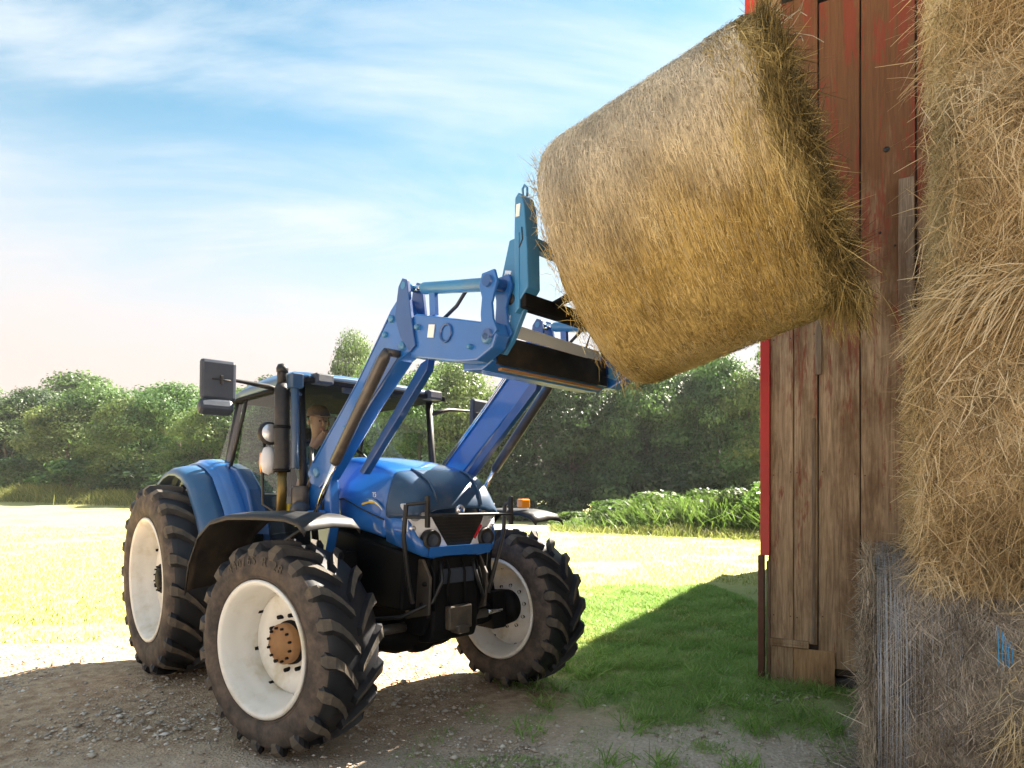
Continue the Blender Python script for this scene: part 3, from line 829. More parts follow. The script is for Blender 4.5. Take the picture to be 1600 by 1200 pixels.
def make_wheel(x, y, Rt, w, rim_r, nl, lug_h, steer, disc_y, hub_r, hub_out, hubmat, sgn, rot=0.0):
    """sgn -1: outer side towards -y. The wheel part is the dished disc; rim, tyre, hub are its sub-parts."""
    h = w / 2
    d = MB()
    yd = sgn * disc_y
    prof = [(0.05, yd), (rim_r * 0.42, yd), (rim_r * 0.52, yd + sgn * 0.02), (rim_r * 0.74, yd + sgn * 0.035), (rim_r * 0.80, yd + sgn * 0.012), (rim_r * 0.905, yd - sgn * 0.005)]
    d.lathe(prof, 64)
    wh = d.build('wheel', M['white'], trac, solid=0.012)
    wh.location = (x, y, Rt - 0.004); wh.rotation_euler = (0, 0, steer)
    r = MB()
    o_ = sgn * h * 0.86
    i_ = -sgn * h * 0.86
    rp = [(rim_r + 0.022, o_ + sgn * 0.006), (rim_r + 0.026, o_ + sgn * 0.018), (rim_r + 0.012, o_ + sgn * 0.024), (rim_r - 0.006, o_ + sgn * 0.010), (rim_r - 0.018, o_ - sgn * 0.03),
          (rim_r - 0.030, o_ - sgn * 0.055), (rim_r - 0.036, o_ - sgn * 0.10), (rim_r - 0.060, o_ - sgn * 0.125), (rim_r - 0.065, i_ + sgn * 0.10), (rim_r - 0.03, i_ + sgn * 0.06), (rim_r - 0.006, i_ - sgn * 0.01), (rim_r + 0.012, i_ - sgn * 0.024), (rim_r + 0.024, i_ - sgn * 0.010)]
    r.lathe(rp, 80)
    r.build('rim', M['white'], wh, solid=0.008)
    hb = MB()
    hb.lathe([(0.0, yd + sgn * hub_out), (hub_r * 0.55, yd + sgn * hub_out), (hub_r * 0.62, yd + sgn * (hub_out - 0.012)), (hub_r * 0.9, yd + sgn * (hub_out - 0.016)), (hub_r, yd + sgn * (hub_out - 0.03)), (hub_r, yd + sgn * (hub_out - 0.07))], 40)
    hub = hb.build('hub_cap', hubmat, wh)
    sp = MB(); sp.lathe([(hub_r * 0.98, yd + sgn * (hub_out - 0.068)), (hub_r * 1.08, yd + sgn * (hub_out - 0.075)), (hub_r * 1.12, yd - sgn * 0.02), (hub_r * 1.2, yd - sgn * 0.1), (0.0, yd - sgn * 0.12)], 36)
    sp.build('hub', M['chassis'], wh)
    bo = MB()
    for k in range(10):
        a = 2 * math.pi * k / 10 + 0.2
        rr = hub_r * 1.38
        bo.lathe([(0.0, yd + sgn * 0.042), (0.013, yd + sgn * 0.042), (0.015, yd - sgn * 0.01)], 8, (rr * math.cos(a), 0, rr * math.sin(a)), mi=0)
    for k in range(8):
        a = 2 * math.pi * (k + .3) / 8
        rr = rim_r * 0.84
        bo.lathe([(0.0, yd + sgn * 0.045), (0.012, yd + sgn * 0.045), (0.014, yd - sgn * 0.01)], 8, (rr * math.cos(a), 0, rr * math.sin(a)), mi=0)
    for k in range(12):
        a = 2 * math.pi * (k + .5) / 12
        rr = hub_r * 0.82
        bo.lathe([(0.0, yd + sgn * (hub_out + 0.002)), (0.008, yd + sgn * (hub_out + 0.002)), (0.009, yd + sgn * (hub_out - 0.03))], 6, (rr * math.cos(a), 0, rr * math.sin(a)))
    tag(bo.build('wheel_bolts', M['chassis'], wh), kind='stuff')
    ty = make_tyre(wh, Rt, w, rim_r, nl, lug_h, sgn)
    for ob in (ty,): ob.rotation_euler = (0, rot, 0)
    return wh
nfw = make_wheel(WB, -TRF / 2, 0.645, 0.44, 0.385, 19, 0.050, 0.235, -0.03, 0.125, 0.105, M['hub'], -1, 0.05)
ffw = make_wheel(WB, TRF / 2, 0.645, 0.44, 0.385, 19, 0.050, 0.056, -0.03, 0.125, 0.105, M['hub'], 1, 0.12)
nrw = make_wheel(0, -TRR / 2, 0.835, 0.54, 0.515, 20, 0.055, 0.0, 0.03, 0.13, 0.13, M['chassis'], -1, 0.02)
frw = make_wheel(0, TRR / 2, 0.835, 0.54, 0.515, 20, 0.055, 0.0, 0.03, 0.13, 0.13, M['chassis'], 1, 0.1)

# size marking moulded on the front tyres, dark against the dust
def arc_text(txt, parent, rad, yoff, size, a_mid, step, m, name='size_marking'):
    allv = MB()
    for i, ch in enumerate(txt):
        if ch == ' ': continue
        cu_ = bpy.data.curves.new('t', 'FONT'); cu_.body = ch; cu_.size = size; cu_.align_x = 'CENTER'; cu_.extrude = 0.0015
        ob = bpy.data.objects.new('t', cu_)
        me = bpy.data.meshes.new_from_object(ob)
        a = a_mid - (i - (len(txt) - 1) / 2) * step
        # glyph x runs clockwise seen from outside (-y), glyph y radially out
        ur = Vector((math.cos(a), 0, math.sin(a))); ut = Vector((math.sin(a), 0, -math.cos(a)))
        vs = [ur * (rad + v.co.y) + ut * v.co.x + Vector((0, yoff - v.co.z, 0)) for v in me.vertices]
        allv.add(vs, [tuple(p.vertices) for p in me.polygons])
        bpy.data.objects.remove(ob); bpy.data.curves.remove(cu_); bpy.data.meshes.remove(me)
    return tag(allv.build(name, m, parent, fixn=False), kind='stuff')
arc_text('440/65 R 28', nfw, 0.505, -0.2225, 0.078, R(93), 0.092, M['black'])

# ---- bonnet
def hood_sec(x, hw, zb, zs, zt, hwt):
    """half section right to left: bottom, side, shoulder, top"""
    r = [(x, -hw * 0.97, zb), (x, -hw, zb + (zs - zb) * 0.35), (x, -hw * 0.99, zs), (x, -(hw * 0.42 + hwt * 0.58), zs + (zt - zs) * 0.55), (x, -hwt * 1.02, zt - 0.040), (x, -hwt * 0.93, zt - 0.012), (x, -hwt * 0.4, zt - 0.002), (x, 0, zt + 0.004)]
    return r + [(p[0], -p[1], p[2]) for p in r[-2::-1]]
hd = MB()
hs = [hood_sec(1.66, .425, 1.36, 1.60, 1.86, .33), hood_sec(1.95, .425, 1.345, 1.58, 1.855, .335), hood_sec(2.25, .42, 1.325, 1.55, 1.825, .34), hood_sec(2.50, .415, 1.29, 1.51, 1.765, .34), hood_sec(2.62, .41, 1.26, 1.485, 1.725, .345)]
hd.loft(hs)
hood = hd.build('bonnet', M['blue'], trac, solid=0.02, sub=1)
# grooves between side panel pieces and rear seam
sm_ = MB()
sm_.tube([(1.98, -.4325, 1.35), (1.985, -.434, 1.5), (2.0, -.425, 1.62)], 0.006, 6)
sm_.tube([(1.75, -.435, 1.52), (2.1, -.436, 1.54), (2.32, -.430, 1.47), (2.6, -.424, 1.40)], 0.005, 6)
sm_.each('bonnet_seam', M['black'], trac)
# nose: rounded matt cover over the grille
ns = MB()
def nose_sec(x, hw, zb, zs, zt, hwt): return hood_sec(x, hw, zb, zs, zt, hwt)
secs = [nose_sec(2.605, .418, 1.40, 1.50, 1.742, .348), nose_sec(2.70, .408, 1.40, 1.485, 1.705, .335), nose_sec(2.78, .392, 1.41, 1.475, 1.655, .315), nose_sec(2.835, .37, 1.42, 1.465, 1.595, .29), nose_sec(2.865, .35, 1.425, 1.455, 1.525, .27), nose_sec(2.875, .335, 1.428, 1.442, 1.47, .26)]
ns.loft(secs)
nose = ns.build('nose_cover', M['nose'], trac, solid=0.012, sub=1)
rg = MB()
for yy in (-0.2, 0.2):
    rg.tube([(2.62, yy * 1.08, 1.738), (2.72, yy * 1.05, 1.703), (2.80, yy, 1.652), (2.848, yy * .97, 1.585), (2.872, yy * .95, 1.50)], 0.010, 8)
rg.each('nose_rib', M['nose'], nose)
bd = MB(); bd.lathe([(0.0, 0.012), (0.030, 0.012), (0.036, 0.004), (0.036, -0.01)], 28, (2.876, 0, 1.463), axis='x')
badge = bd.build('badge', M['silver'], nose)
bd = MB(); bd.lathe([(0.0, 0.0145), (0.014, 0.0145), (0.014, 0.01)], 16, (2.876, 0.004, 1.458), axis='x'); bd.box((2.8895, -0.012, 1.474), (0.003, 0.02, 0.012), (0.6, 0, 0))
bd.build('badge_emblem', M['blue_dark'], nose)
# grille and lower shell
gr = MB()
gp = [(-.225, 1.425), (.225, 1.425), (.185, 1.33), (.095, 1.215), (-.095, 1.215), (-.185, 1.33)]
gr.add([(2.862, y, z) for y, z in gp] + [(2.80, y, z) for y, z in gp], [tuple(range(6)), tuple(range(11, 5, -1))] + [(i, i + 6, (i + 1) % 6 + 6, (i + 1) % 6) for i in range(6)])
grille = gr.build('grille', M['black'], trac)
gb = MB()
for k in range(9):
    z = 1.24 + k * 0.021; hw_ = .10 + (z - 1.225) * 0.60
    gb.box((2.866, 0, z), (0.006, 2 * hw_, 0.006))
gb.each('grille_bar', M['black'], grille)
lo = MB()
ls = []
for x, hw, zt_, zb in ((2.60, .408, 1.42, 1.262), (2.70, .398, 1.42, 1.235), (2.79, .375, 1.43, 1.21), (2.85, .335, 1.30, 1.185), (2.878, .27, 1.235, 1.17)):
    ls.append([(x, -hw, zt_), (x, -hw * 1.0, (zt_ + zb) / 2), (x - .005, -hw * 0.97, zb), (x - .04, -hw * 0.8, zb - 0.02), (x - .06, 0, zb - 0.03), (x - .04, hw * 0.8, zb - 0.02), (x - .005, hw * 0.97, zb), (x, hw, (zt_ + zb) / 2), (x, hw, zt_)])
lo.loft(ls)
lo.prism([(2.80, 1.165), (2.885, 1.165), (2.89, 1.222), (2.80, 1.224)], -0.26, 0.26)
lo.build('lower_bonnet', M['blue'], trac, solid=0.012)
for s_ in (-1, 1):
    # lamp housing: slanting pale strip from the shoulder down to the fog lamp
    hl = MB()
    q = [(-.395, 1.505), (-.335, 1.515), (-.255, 1.47), (-.20, 1.37), (-.09, 1.21), (-.16, 1.18), (-.315, 1.215), (-.385, 1.34)]
    vs = []
    for (y, z) in q:
        xx = 2.868 - max(0, (abs(y) - 0.22)) * 0.42
        vs.append((xx, s_ * -y if s_ > 0 else y, z))
    vb = [(x - 0.05, y, z) for x, y, z in vs]
    hl.add(vs + vb, [tuple(range(8)), tuple(range(15, 7, -1))] + [(i, i + 8, (i + 1) % 8 + 8, (i + 1) % 8) for i in range(8)])
    lamp = hl.build('headlight', M['pale_plastic'], trac, bevel=0.006)
    l2 = MB()
    for (y, z, r_) in ((-.325, 1.435, .046), (-.345, 1.345, .024)):
        l2.lathe([(0.0, 0.008), (r_ * .6, 0.014), (r_ * .92, 0.006), (r_, -0.012)], 24, (2.868 - (abs(y) - .22) * .42, -s_ * y, z), axis='x')
    l2.each('lens', M['silver'], lamp)
    l3 = MB(); l3.lathe([(0.0, 0.010), (0.045, 0.014), (0.062, 0.024), (0.070, 0.004), (0.070, -0.03)], 28, (2.868, s_ * 0.235, 1.268), axis='x')
    l3.build('fog_lamp', M['black'], lamp)
    l4 = MB(); l4.lathe([(0.0, 0.012), (0.026, 0.015), (0.040, 0.018)], 20, (2.868, s_ * 0.235, 1.268), axis='x')
    l4.build('fog_lens', M['grey_plastic'], lamp)
    if s_ > 0:
        l5 = MB(); l5.box((2.866, .165, 1.31), (0.008, 0.018, 0.11), (-0.6, 0, 0)); l5.build('red_reflector', M['red_lens'], lamp)
# swoosh decal and model mark on the side panel
def decal(name, pts, m, y=-.4335):
    b = MB(); n = len(pts); b.add([(x, yy, z) for x, z, yy in pts], [tuple(range(n))]); return b.build(name, m, hood, solid=0.0015)
def yside(x): return -.4275 - 0.0085 * 0 + (x - 2.25) * 0.012
def strip(name, line, wd, m, lift=0.0):
    vs = []; 
    for x, z in line: vs += [(x, yside(x) - 0.006 - lift, z - wd / 2), (x, yside(x) - 0.006 - lift, z + wd / 2)]
    b = MB(); b.add(vs, [(2 * i, 2 * i + 2, 2 * i + 3, 2 * i + 1) for i in range(len(line) - 1)]); return b.build(name, m, hood, fixn=False, solid=0.0012)
strip('stripe', [(2.34, 1.50), (2.43, 1.515), (2.50, 1.512), (2.57, 1.485)], 0.013, M['yellow'])
strip('stripe', [(2.40, 1.538), (2.47, 1.535), (2.53, 1.515), (2.585, 1.482)], 0.011, M['steel_blue'], 0.001)
strip('stripe', [(2.43, 1.5255), (2.49, 1.5235), (2.545, 1.499), (2.59, 1.464)], 0.010, M['plate_white'], 0.0005)
def flat_text(txt, parent, loc, size, m, name):
    cu_ = bpy.data.curves.new('t', 'FONT'); cu_.body = txt; cu_.size = size; cu_.extrude = 0.001
    ob = bpy.data.objects.new('t', cu_); me = bpy.data.meshes.new_from_object(ob)
    b = MB(); b.add([(loc[0] + v.co.x, loc[1] - v.co.z, loc[2] + v.co.y) for v in me.vertices], [tuple(p.vertices) for p in me.polygons])
    o = b.build(name, m, parent, fixn=False)
    bpy.data.objects.remove(ob); bpy.data.curves.remove(cu_); bpy.data.meshes.remove(me)
    return o
flat_text('T5', hood, (2.47, -.430, 1.55), 0.045, M['plate_white'], 'model_mark')

# ---- chassis, front axle
ch = MB()
ch.prism([(0.3, .62), (2.74, .62), (2.82, .75), (2.82, 1.14), (2.70, 1.22), (1.7, 1.34), (0.3, 1.2)], -.235, .235)
ch.prism([(1.75, .80), (2.72, .80), (2.76, 1.19), (1.75, 1.33)], -.375, .375)
ch.prism([(2.66, .56), (2.80, .58), (2.83, .66), (2.84, 1.155), (2.66, 1.155)], -.20, .20)
ch.prism([(0.2, .55), (1.7, .55), (1.7, 1.02), (0.2, 1.02)], -.40, .40)
ch.build('chassis', M['chassis'], trac, bevel=0.02)
ax = MB()
ax.tube([(WB, -.70, .63), (WB, -.45, .61), (WB, -.2, .57), (WB, .2, .57), (WB, .45, .61), (WB, .70, .63)], [.085, .095, .13, .13, .095, .085], 14)
ax.tube([(WB - .18, -.72, .66), (WB - .18, .72, .66)], .028, 10)
for s_ in (-1, 1):
    ax.box((WB, s_ * .74, .645), (.20, .14, .30)); ax.tube([(WB - .18, s_ * .72, .66), (WB - .05, s_ * .78, .66)], .03, 8)
    ax.tube([(WB + .0, s_ * .60, .78), (WB + .02, s_ * .45, .72)], .03, 8)
ax.lathe([(0.0, .12), (.13, .10), (.16, 0), (.13, -.10), (0, -.12)], 20, (WB, 0, .57), axis='x')
ax.build('front_axle', M['chassis'], trac, bevel=0.012)
ra = MB(); ra.tube([(0, -.75, .835), (0, .75, .835)], .14, 18); ra.prism([(-.45, .62), (.4, .62), (.4, 1.15), (-.45, 1.15)], -.28, .28); ra.build('rear_axle', M['chassis'], trac, bevel=0.02)
# hoses and fittings on the dark front block
hz = MB()
for k in range(4):
    y0 = -.22 + .13 * k; hz.tube([(2.83, y0, 1.14), (2.865, y0 + .01, 1.05), (2.868, y0 + random.uniform(-.05, .05), .92), (2.84, y0 + .03, .80)], .008, 7)
hz.each('front_hose', M['chassis'], trac)
fk = MB(); fk.box((2.86, 0, .74), (.05, .20, .16)); fk.box((2.875, 0, .66), (.09, .10, .05)); fk.build('tow_hitch', M['cyl'], trac, bevel=0.01)
for s_ in (-1, 1):
    b = MB(); b.prism([(2.60, .72), (2.86, .78), (2.88, 1.02), (2.80, 1.14), (2.60, 1.14)], min(s_ * .235, s_ * .255), max(s_ * .235, s_ * .255)); b.build('support_plate', M['cyl'], trac, bevel=.006)
    b = MB()
    for (x, z) in ((2.68, .80), (2.80, .84), (2.83, .98), (2.70, 1.08)): b.lathe([(0, s_ * .018), (.014, s_ * .018), (.016, 0)], 8, (x, s_ * .255, z))
    b.each('plate_bolt', M['chassis'], trac)
    b = MB(); b.tube([(2.84, s_ * .14, 1.12), (2.875, s_ * .15, 1.0), (2.86, s_ * .22, .86), (2.70, s_ * .36, .76), (2.50, s_ * .55, .74)], .014, 8); b.build('steering_hose', M['hose'], trac)
    b = MB(); b.tube([(2.56, s_ * .20, .66), (2.56, s_ * .52, .66)], .035, 12); b.build('steering_ram', M['cyl'], trac)
    b = MB(); b.tube([(2.56, s_ * .50, .66), (2.54, s_ * .70, .66)], .018, 10); b.build('steering_rod', M['chrome'], trac)
b = MB(); b.box((2.845, 0, 1.02), (.012, .30, .10)); b.build('oil_cooler_guard', M['grey_plastic'], trac, bevel=.006)

# ---- brush guard in front of the bonnet
bg = MB()
gx = 2.965
bg.tube([(gx, -.335, 1.432), (gx, .40, 1.432)], .011, 10)
for s_ in (-1, 1):
    bg.box((gx - .005, s_ * .335 + (.06 if s_ > 0 else 0), 1.455), (.03, .024, .20))
    bg.tube([(gx - .10, s_ * .43, 1.50), (gx - .12, s_ * .435, 1.30), (gx - .16, s_ * .37, 1.0), (gx - .17, s_ * .33, .86)], .016, 8)
    bg.tube([(gx - .10, s_ * .43, 1.50), (gx, s_ * .335 + (.06 if s_ > 0 else 0), 1.515)], .012, 8)
    bg.tube([(gx - .10, s_ * .43, 1.42), (gx, s_ * .335 + (.06 if s_ > 0 else 0), 1.42)], .010, 8)
bg.build('brush_guard', M['black'], trac, bevel=0.003)

# ---- front fenders
def fender(yc, w, name, wheel):
    pr = [(-.74, .30), (-.70, .50), (-.60, .67), (-.46, .765), (-.28, .80), (0, .805), (.26, .80), (.37, .775), (.43, .72)]
    b = MB(); rows = []
    for (x, z) in pr:
        rows.append([(x, yc - w / 2 + 0.0, z - 0.035), (x, yc - w / 2 + 0.012, z - 0.006), (x, yc - w / 2 + .06, z), (x, yc, z + 0.012), (x, yc + w / 2 - .06, z), (x, yc + w / 2 - .012, z - .006), (x, yc + w / 2, z - .035)])
    b.loft(rows)
    o = b.build('front_fender', M['black'], trac, solid=0.010)
    o.location = wheel.location; o.rotation_euler = wheel.rotation_euler
    br = MB(); s_ = -1 if yc > 0 else 1
    br.tube([(0.0, yc, .79), (0.0, yc - (yc) * 0.0 + s_ * 0.0, .80)], .01, 6)
    return o
fen1 = fender(-0.02, .42, 'front_fender', nfw); fen2 = fender(-0.02, .34, 'front_fender', ffw)
for f_, s_ in ((fen1, 1), (fen2, -1)):
    b = MB(); b.tube([(0, s_ * .20, .0), (-.02, s_ * .26, .35), (-.02, s_ * .22, .70), (-.02, s_ * .1, .79)], .022, 8); b.tube([(.18, s_ * .18, .775), (-.2, s_ * .18, .775)], .014, 6)
    b.each('fender_stay', M['chassis'], f_)
b = MB(); b.box((2.63, .86, 1.50), (.06, .10, .075)); b.build('marker_lamp', M['amber'], trac, bevel=.012)

# ---- rear fenders: blue shells over the big wheels
M['flare'] = mat('teal_fender_flare', (.020, .085, .20), .45, coat=.2, scale=6, dust=.15)
def rear_fender(s_):
    b = MB(); rows = []; rows2 = []
    for k in range(15):
        a = R(172 - k * 11.2)
        r1 = .955 + (0.035 if 3 < k < 11 else 0.0)
        cx, cz = .02, .86
        zadd = 0.0
        x = cx + r1 * math.cos(a) * 1.0; z = cz + r1 * math.sin(a)
        def pt(y, rr):
            return (cx + rr * math.cos(a), s_ * y, cz + rr * math.sin(a))
        rows.append([pt(.60, r1 + .055), pt(.66, r1 + .055), pt(.72, r1 + .045), pt(.735, r1 + .030), pt(.75, r1 + .020), pt(.80, r1 + .006)])
        rows2.append([pt(.795, r1 - .004), pt(.86, r1 - .016), pt(.94, r1 - .035), pt(.975, r1 - .06), pt(.985, r1 - .10)])
    b.loft(rows)
    o = b.build('rear_fender', M['blue'], trac, solid=0.012)
    b = MB(); b.loft(rows2); b.build('fender_flare', M['flare'], o, solid=0.012)
    c = MB(); pts = []
    for k in range(15):
        a = R(172 - k * 11.2); pts.append(((.02 + .99 * math.cos(a)), (.86 + .99 * math.sin(a))))
    c.add([(x, s_ * .60, z) for x, z in pts] + [(x, s_ * .60, max(.9, min(z, 1.1) - .2)) for x, z in pts], [(i, i + 1, i + 16, i + 15) for i in range(14)])
    c.build('inner_panel', M['blue_dark'], o, solid=0.01)
    return o
rf1 = rear_fender(-1); rf2 = rear_fender(1)
b = MB(); b.prism([(.36, 1.86), (.62, 1.80), (.86, 1.62), (1.02, 1.30), (1.0, 1.05), (.86, 1.05), (.84, 1.30), (.70, 1.55), (.5, 1.70), (.34, 1.76)], -.64, -.50); b.build('fender_skirt', M['blue_dark'], trac, bevel=.02)
b = MB(); b.prism([(.36, 1.86), (.62, 1.80), (.86, 1.62), (1.02, 1.30), (1.0, 1.05), (.86, 1.05), (.84, 1.30), (.70, 1.55), (.5, 1.70), (.34, 1.76)], .50, .64); b.build('fender_skirt', M['blue_dark'], trac, bevel=.02)
b = MB(); b.lathe([(0, .0), (.045, .004), (.05, -.02)], 20, (.66, -1.0, 1.30), axis='x'); 
# ---- cab
AX, AY = 1.80, .61
cabp = {'a': (AX, AY, 1.30, 1.70, .56, 2.40), }
def pillar(p0, p1, r, name='cab_pillar', m='black'):
    b = MB(); b.tube([p0, ((p0[0] + p1[0]) / 2 + .0, (p0[1] + p1[1]) / 2, (p0[2] + p1[2]) / 2), p1], r, 8); return b.build(name, M[m], trac)
for s_ in (-1, 1):
    pillar((1.82, s_ * .60, 1.30), (1.74, s_ * .585, 2.40), .030)
    pillar((.42, s_ * .64, 1.70), (.74, s_ * .585, 2.42), .016)
    pillar((.02, s_ * .60, 1.25), (.50, s_ * .56, 2.42), .030)
    b = MB(); b.tube([(.42, s_ * .64, 1.74), (.62, s_ * .64, 1.62), (.85, s_ * .63, 1.40), (.92, s_ * .62, 1.15)], .014, 7); b.tube([(1.81, s_ * .60, 1.32), (1.3, s_ * .64, 1.12), (.92, s_ * .62, 1.12)], .016, 7)
    b.build('door_frame', M['black'], trac)
    g = MB(); q = [(1.81, 1.32), (1.3, 1.13), (.93, 1.15), (.85, 1.42), (.64, 1.62), (.42, 1.75), (.74, 2.41), (1.74, 2.39)]
    g.add([(x, s_ * (.64 - .05 * (z - 1.1) / 1.3), z) for x, z in q], [tuple(range(8))]); g.build('side_window', M['glass'], trac)
    g = MB(); q = [(.40, 1.76), (.05, 1.80), (.48, 2.41), (.71, 2.41)]
    g.add([(x, s_ * (.615 - .04 * (z - 1.7) / .7), z) for x, z in q], [tuple(range(4))]); g.build('quarter_window', M['glass'], trac)
g = MB(); rows = []
for k in range(7):
    y = -.585 + 1.17 * k / 6; bow = .06 * (1 - (y / .6) ** 2); rows.append([(1.82 + bow, y * 1.01, 1.35), (1.785 + bow, y * .99, 1.9), (1.745 + bow, y * .97, 2.385)])
g.loft(rows); g.build('windscreen', M['glass'], trac)
g = MB(); g.add([(.03, -.58, 1.5), (.03, .58, 1.5), (.50, .55, 2.38), (.50, -.55, 2.38)], [(0, 1, 2, 3)]); g.build('rear_window', M['glass'], trac)
# roof: blue grey shell with dark underside and overhanging front visor
rfs = []
for x, hw, z0, zt_ in ((.40, .54, 2.43, 2.46), (.46, .60, 2.415, 2.50), (.75, .625, 2.41, 2.53), (1.2, .635, 2.405, 2.535), (1.6, .64, 2.40, 2.515), (1.80, .635, 2.405, 2.48), (1.90, .60, 2.415, 2.445)):
    rfs.append([(x, -hw, z0), (x, -hw - .01, (z0 * .6 + zt_ * .4)), (x, -hw * .9, zt_ - .012), (x, -hw * .5, zt_), (x, 0, zt_ + .006), (x, hw * .5, zt_), (x, hw * .9, zt_ - .012), (x, hw + .01, z0 * .6 + zt_ * .4), (x, hw, z0)])
b = MB(); b.loft(rfs, closed=True, cap0=True, cap1=True); roof = b.build('roof', M['flare'], trac, bevel=0.008)
b = MB(); b.prism([(.45, 2.385), (1.93, 2.375), (1.93, 2.412), (.45, 2.412)], -.62, .62); b.build('roof_lining', M['lining'], roof, bevel=.008)
for s_ in (-1, 1):
    b = MB(); b.box((1.90, s_ * .50, 2.41), (.10, .14, .075)); b.box((1.945, s_ * .50, 2.41), (.02, .12, .06)); b.build('work_lamp', M['grey_plastic'], roof, bevel=.012)
    b = MB(); b.box((1.958, s_ * .50, 2.41), (.006, .10, .045)); b.build('work_lamp_lens', M['silver'], roof)
b = MB(); b.box((1.89, -.12, 2.36), (.03, .42, .05)); b.build('sun_visor', M['grey_plastic'], roof, bevel=.008)
# interior: floor, seat, console, steering wheel, grey B post trim
b = MB(); b.box((1.0, 0, 1.10), (1.6, 1.1, .06)); b.box((.25, 0, 1.35), (.30, 1.0, .5)); b.build('cab_floor', M['interior'], trac, bevel=.02)
b = MB(); b.box((.95, 0, 1.42), (.46, .48, .10)); b.box((.70, 0, 1.76), (.11, .46, .62), (0, -.16, 0)); b.box((.64, 0, 2.12), (.09, .24, .16), (0, -.16, 0)); b.box((.95, 0, 1.25), (.3, .3, .28)); b.build('seat', M['seat'], trac, bevel=.035)
b = MB(); b.box((1.62, 0, 1.52), (.24, .40, .40), (0, .25, 0)); b.box((1.1, -.36, 1.50), (.55, .14, .12)); b.build('dashboard', M['interior'], trac, bevel=.03)
b = MB()
c_ = Vector((1.42, 0, 1.82)); ring_ = []
for k in range(25):
    a = 2 * math.pi * k / 24; ring_.append(c_ + Vector((-.10 * math.cos(a) * 1.0, .20 * math.sin(a), .17 * math.cos(a))))
b.tube(ring_, .014, 8, caps=False); b.tube([c_, c_ + Vector((.16, 0, -.22))], .022, 8); b.tube([c_ + Vector((0, -.19, 0)), c_ + Vector((0, .19, 0))], .010, 6)
b.build('steering_wheel', M['black'], trac)
b = MB(); b.box((.34, .47, 1.95), (.12, .12, .85)); b.box((.3, .35, 1.85), (.06, .02, .5)); b.build('rear_post_trim', M['interior'], trac, bevel=.02)
# wipers
b = MB(); b.tube([(1.90, .05, 1.40), (1.895, .28, 1.66)], .007, 6); b.tube([(1.90, .12, 1.66), (1.885, .44, 1.66)], .006, 6); b.each('wiper', M['black'], trac)

# exhaust stack with rounded top
EX, EY = 1.80, -.755
b = MB(); b.tube([(EX - .02, EY, 1.40), (EX, EY, 1.62), (EX, EY, 1.74)], .034, 16); b.build('exhaust_pipe', mat('bronze_exhaust', (.16, .115, .035), .4, metal=.6, dust=.3), trac)
b = MB(); b.tube([(EX, EY, 1.735), (EX, EY, 1.76), (EX, EY, 2.32), (EX + .0, EY, 2.36)], [.050, .052, .052, .036], 18); ex = b.build('exhaust_stack', M['black'], trac)
b = MB(); b.tube([(EX, EY, 2.34), (EX, EY, 2.43), (EX + .01, EY, 2.465)], [.034, .034, .030], 16); b.lathe([(0, .045), (.030, .034), (.042, .008), (.040, -.02), (.020, -.03)], 18, (EX + .005, EY, 2.46), axis='z'); b.build('exhaust_tip', M['black'], ex)
b = MB(); b.lathe([(.053, .01), (.060, .008), (.060, -.01), (.053, -.012)], 18, (EX, EY, 1.74), axis='z'); b.lathe([(.053, .01), (.058, .008), (.058, -.01), (.053, -.012)], 18, (EX, EY, 2.05), axis='z'); b.each('clamp', M['chassis'], ex)
# second slim snorkel beside it and a bracket to the A post
b = MB(); b.tube([(EX + .10, EY + .05, 1.75), (EX + .10, EY + .05, 2.42)], .028, 12); b.tube([(EX + .10, EY + .05, 2.30), (EX + .0, EY + .14, 2.30)], .014, 8); b.box((EX + .10, EY + .05, 2.37), (.10, .08, .10)); b.build('air_intake', M['nose'], trac, bevel=.006)
# round work lamp and white side marker on a bent stalk
LX, LY = 1.69, -.80
b = MB(); b.tube([(LX - .03, LY - .02, 1.98), (LX - .05, LY - .03, 1.7), (LX - .06, LY - .02, 1.50), (LX + .02, LY + .04, 1.44), (LX + .10, LY + .05, 1.44)], .012, 8); stalk = b.build('lamp_stalk', M['black'], trac)
b = MB(); b.lathe([(0, .035), (.05, .032), (.078, .022), (.084, .0), (.07, -.05), (.03, -.07), (0, -.07)], 28, (LX, LY, 2.01), axis='x'); b.build('round_work_lamp', M['black'], stalk)
b = MB(); b.lathe([(0, .040), (.04, .038), (.066, .030)], 24, (LX + .002, LY, 2.01), axis='x'); b.build('lamp_lens', M['silver'], stalk)
b = MB(); b.lathe([(0, .10), (.035, .085), (.055, .03), (.058, -.03), (.045, -.09), (0, -.11)], 20, (LX - .01, LY, 1.82), axis='z'); b.build('side_marker', M['pale_plastic'], stalk)
b = MB(); b.lathe([(0, .08), (.028, .07), (.035, 0), (.028, -.07), (0, -.08)], 14, (LX - .07, LY - .01, 1.80), axis='z'); b.build('indicator_lens', M['amber'], stalk)
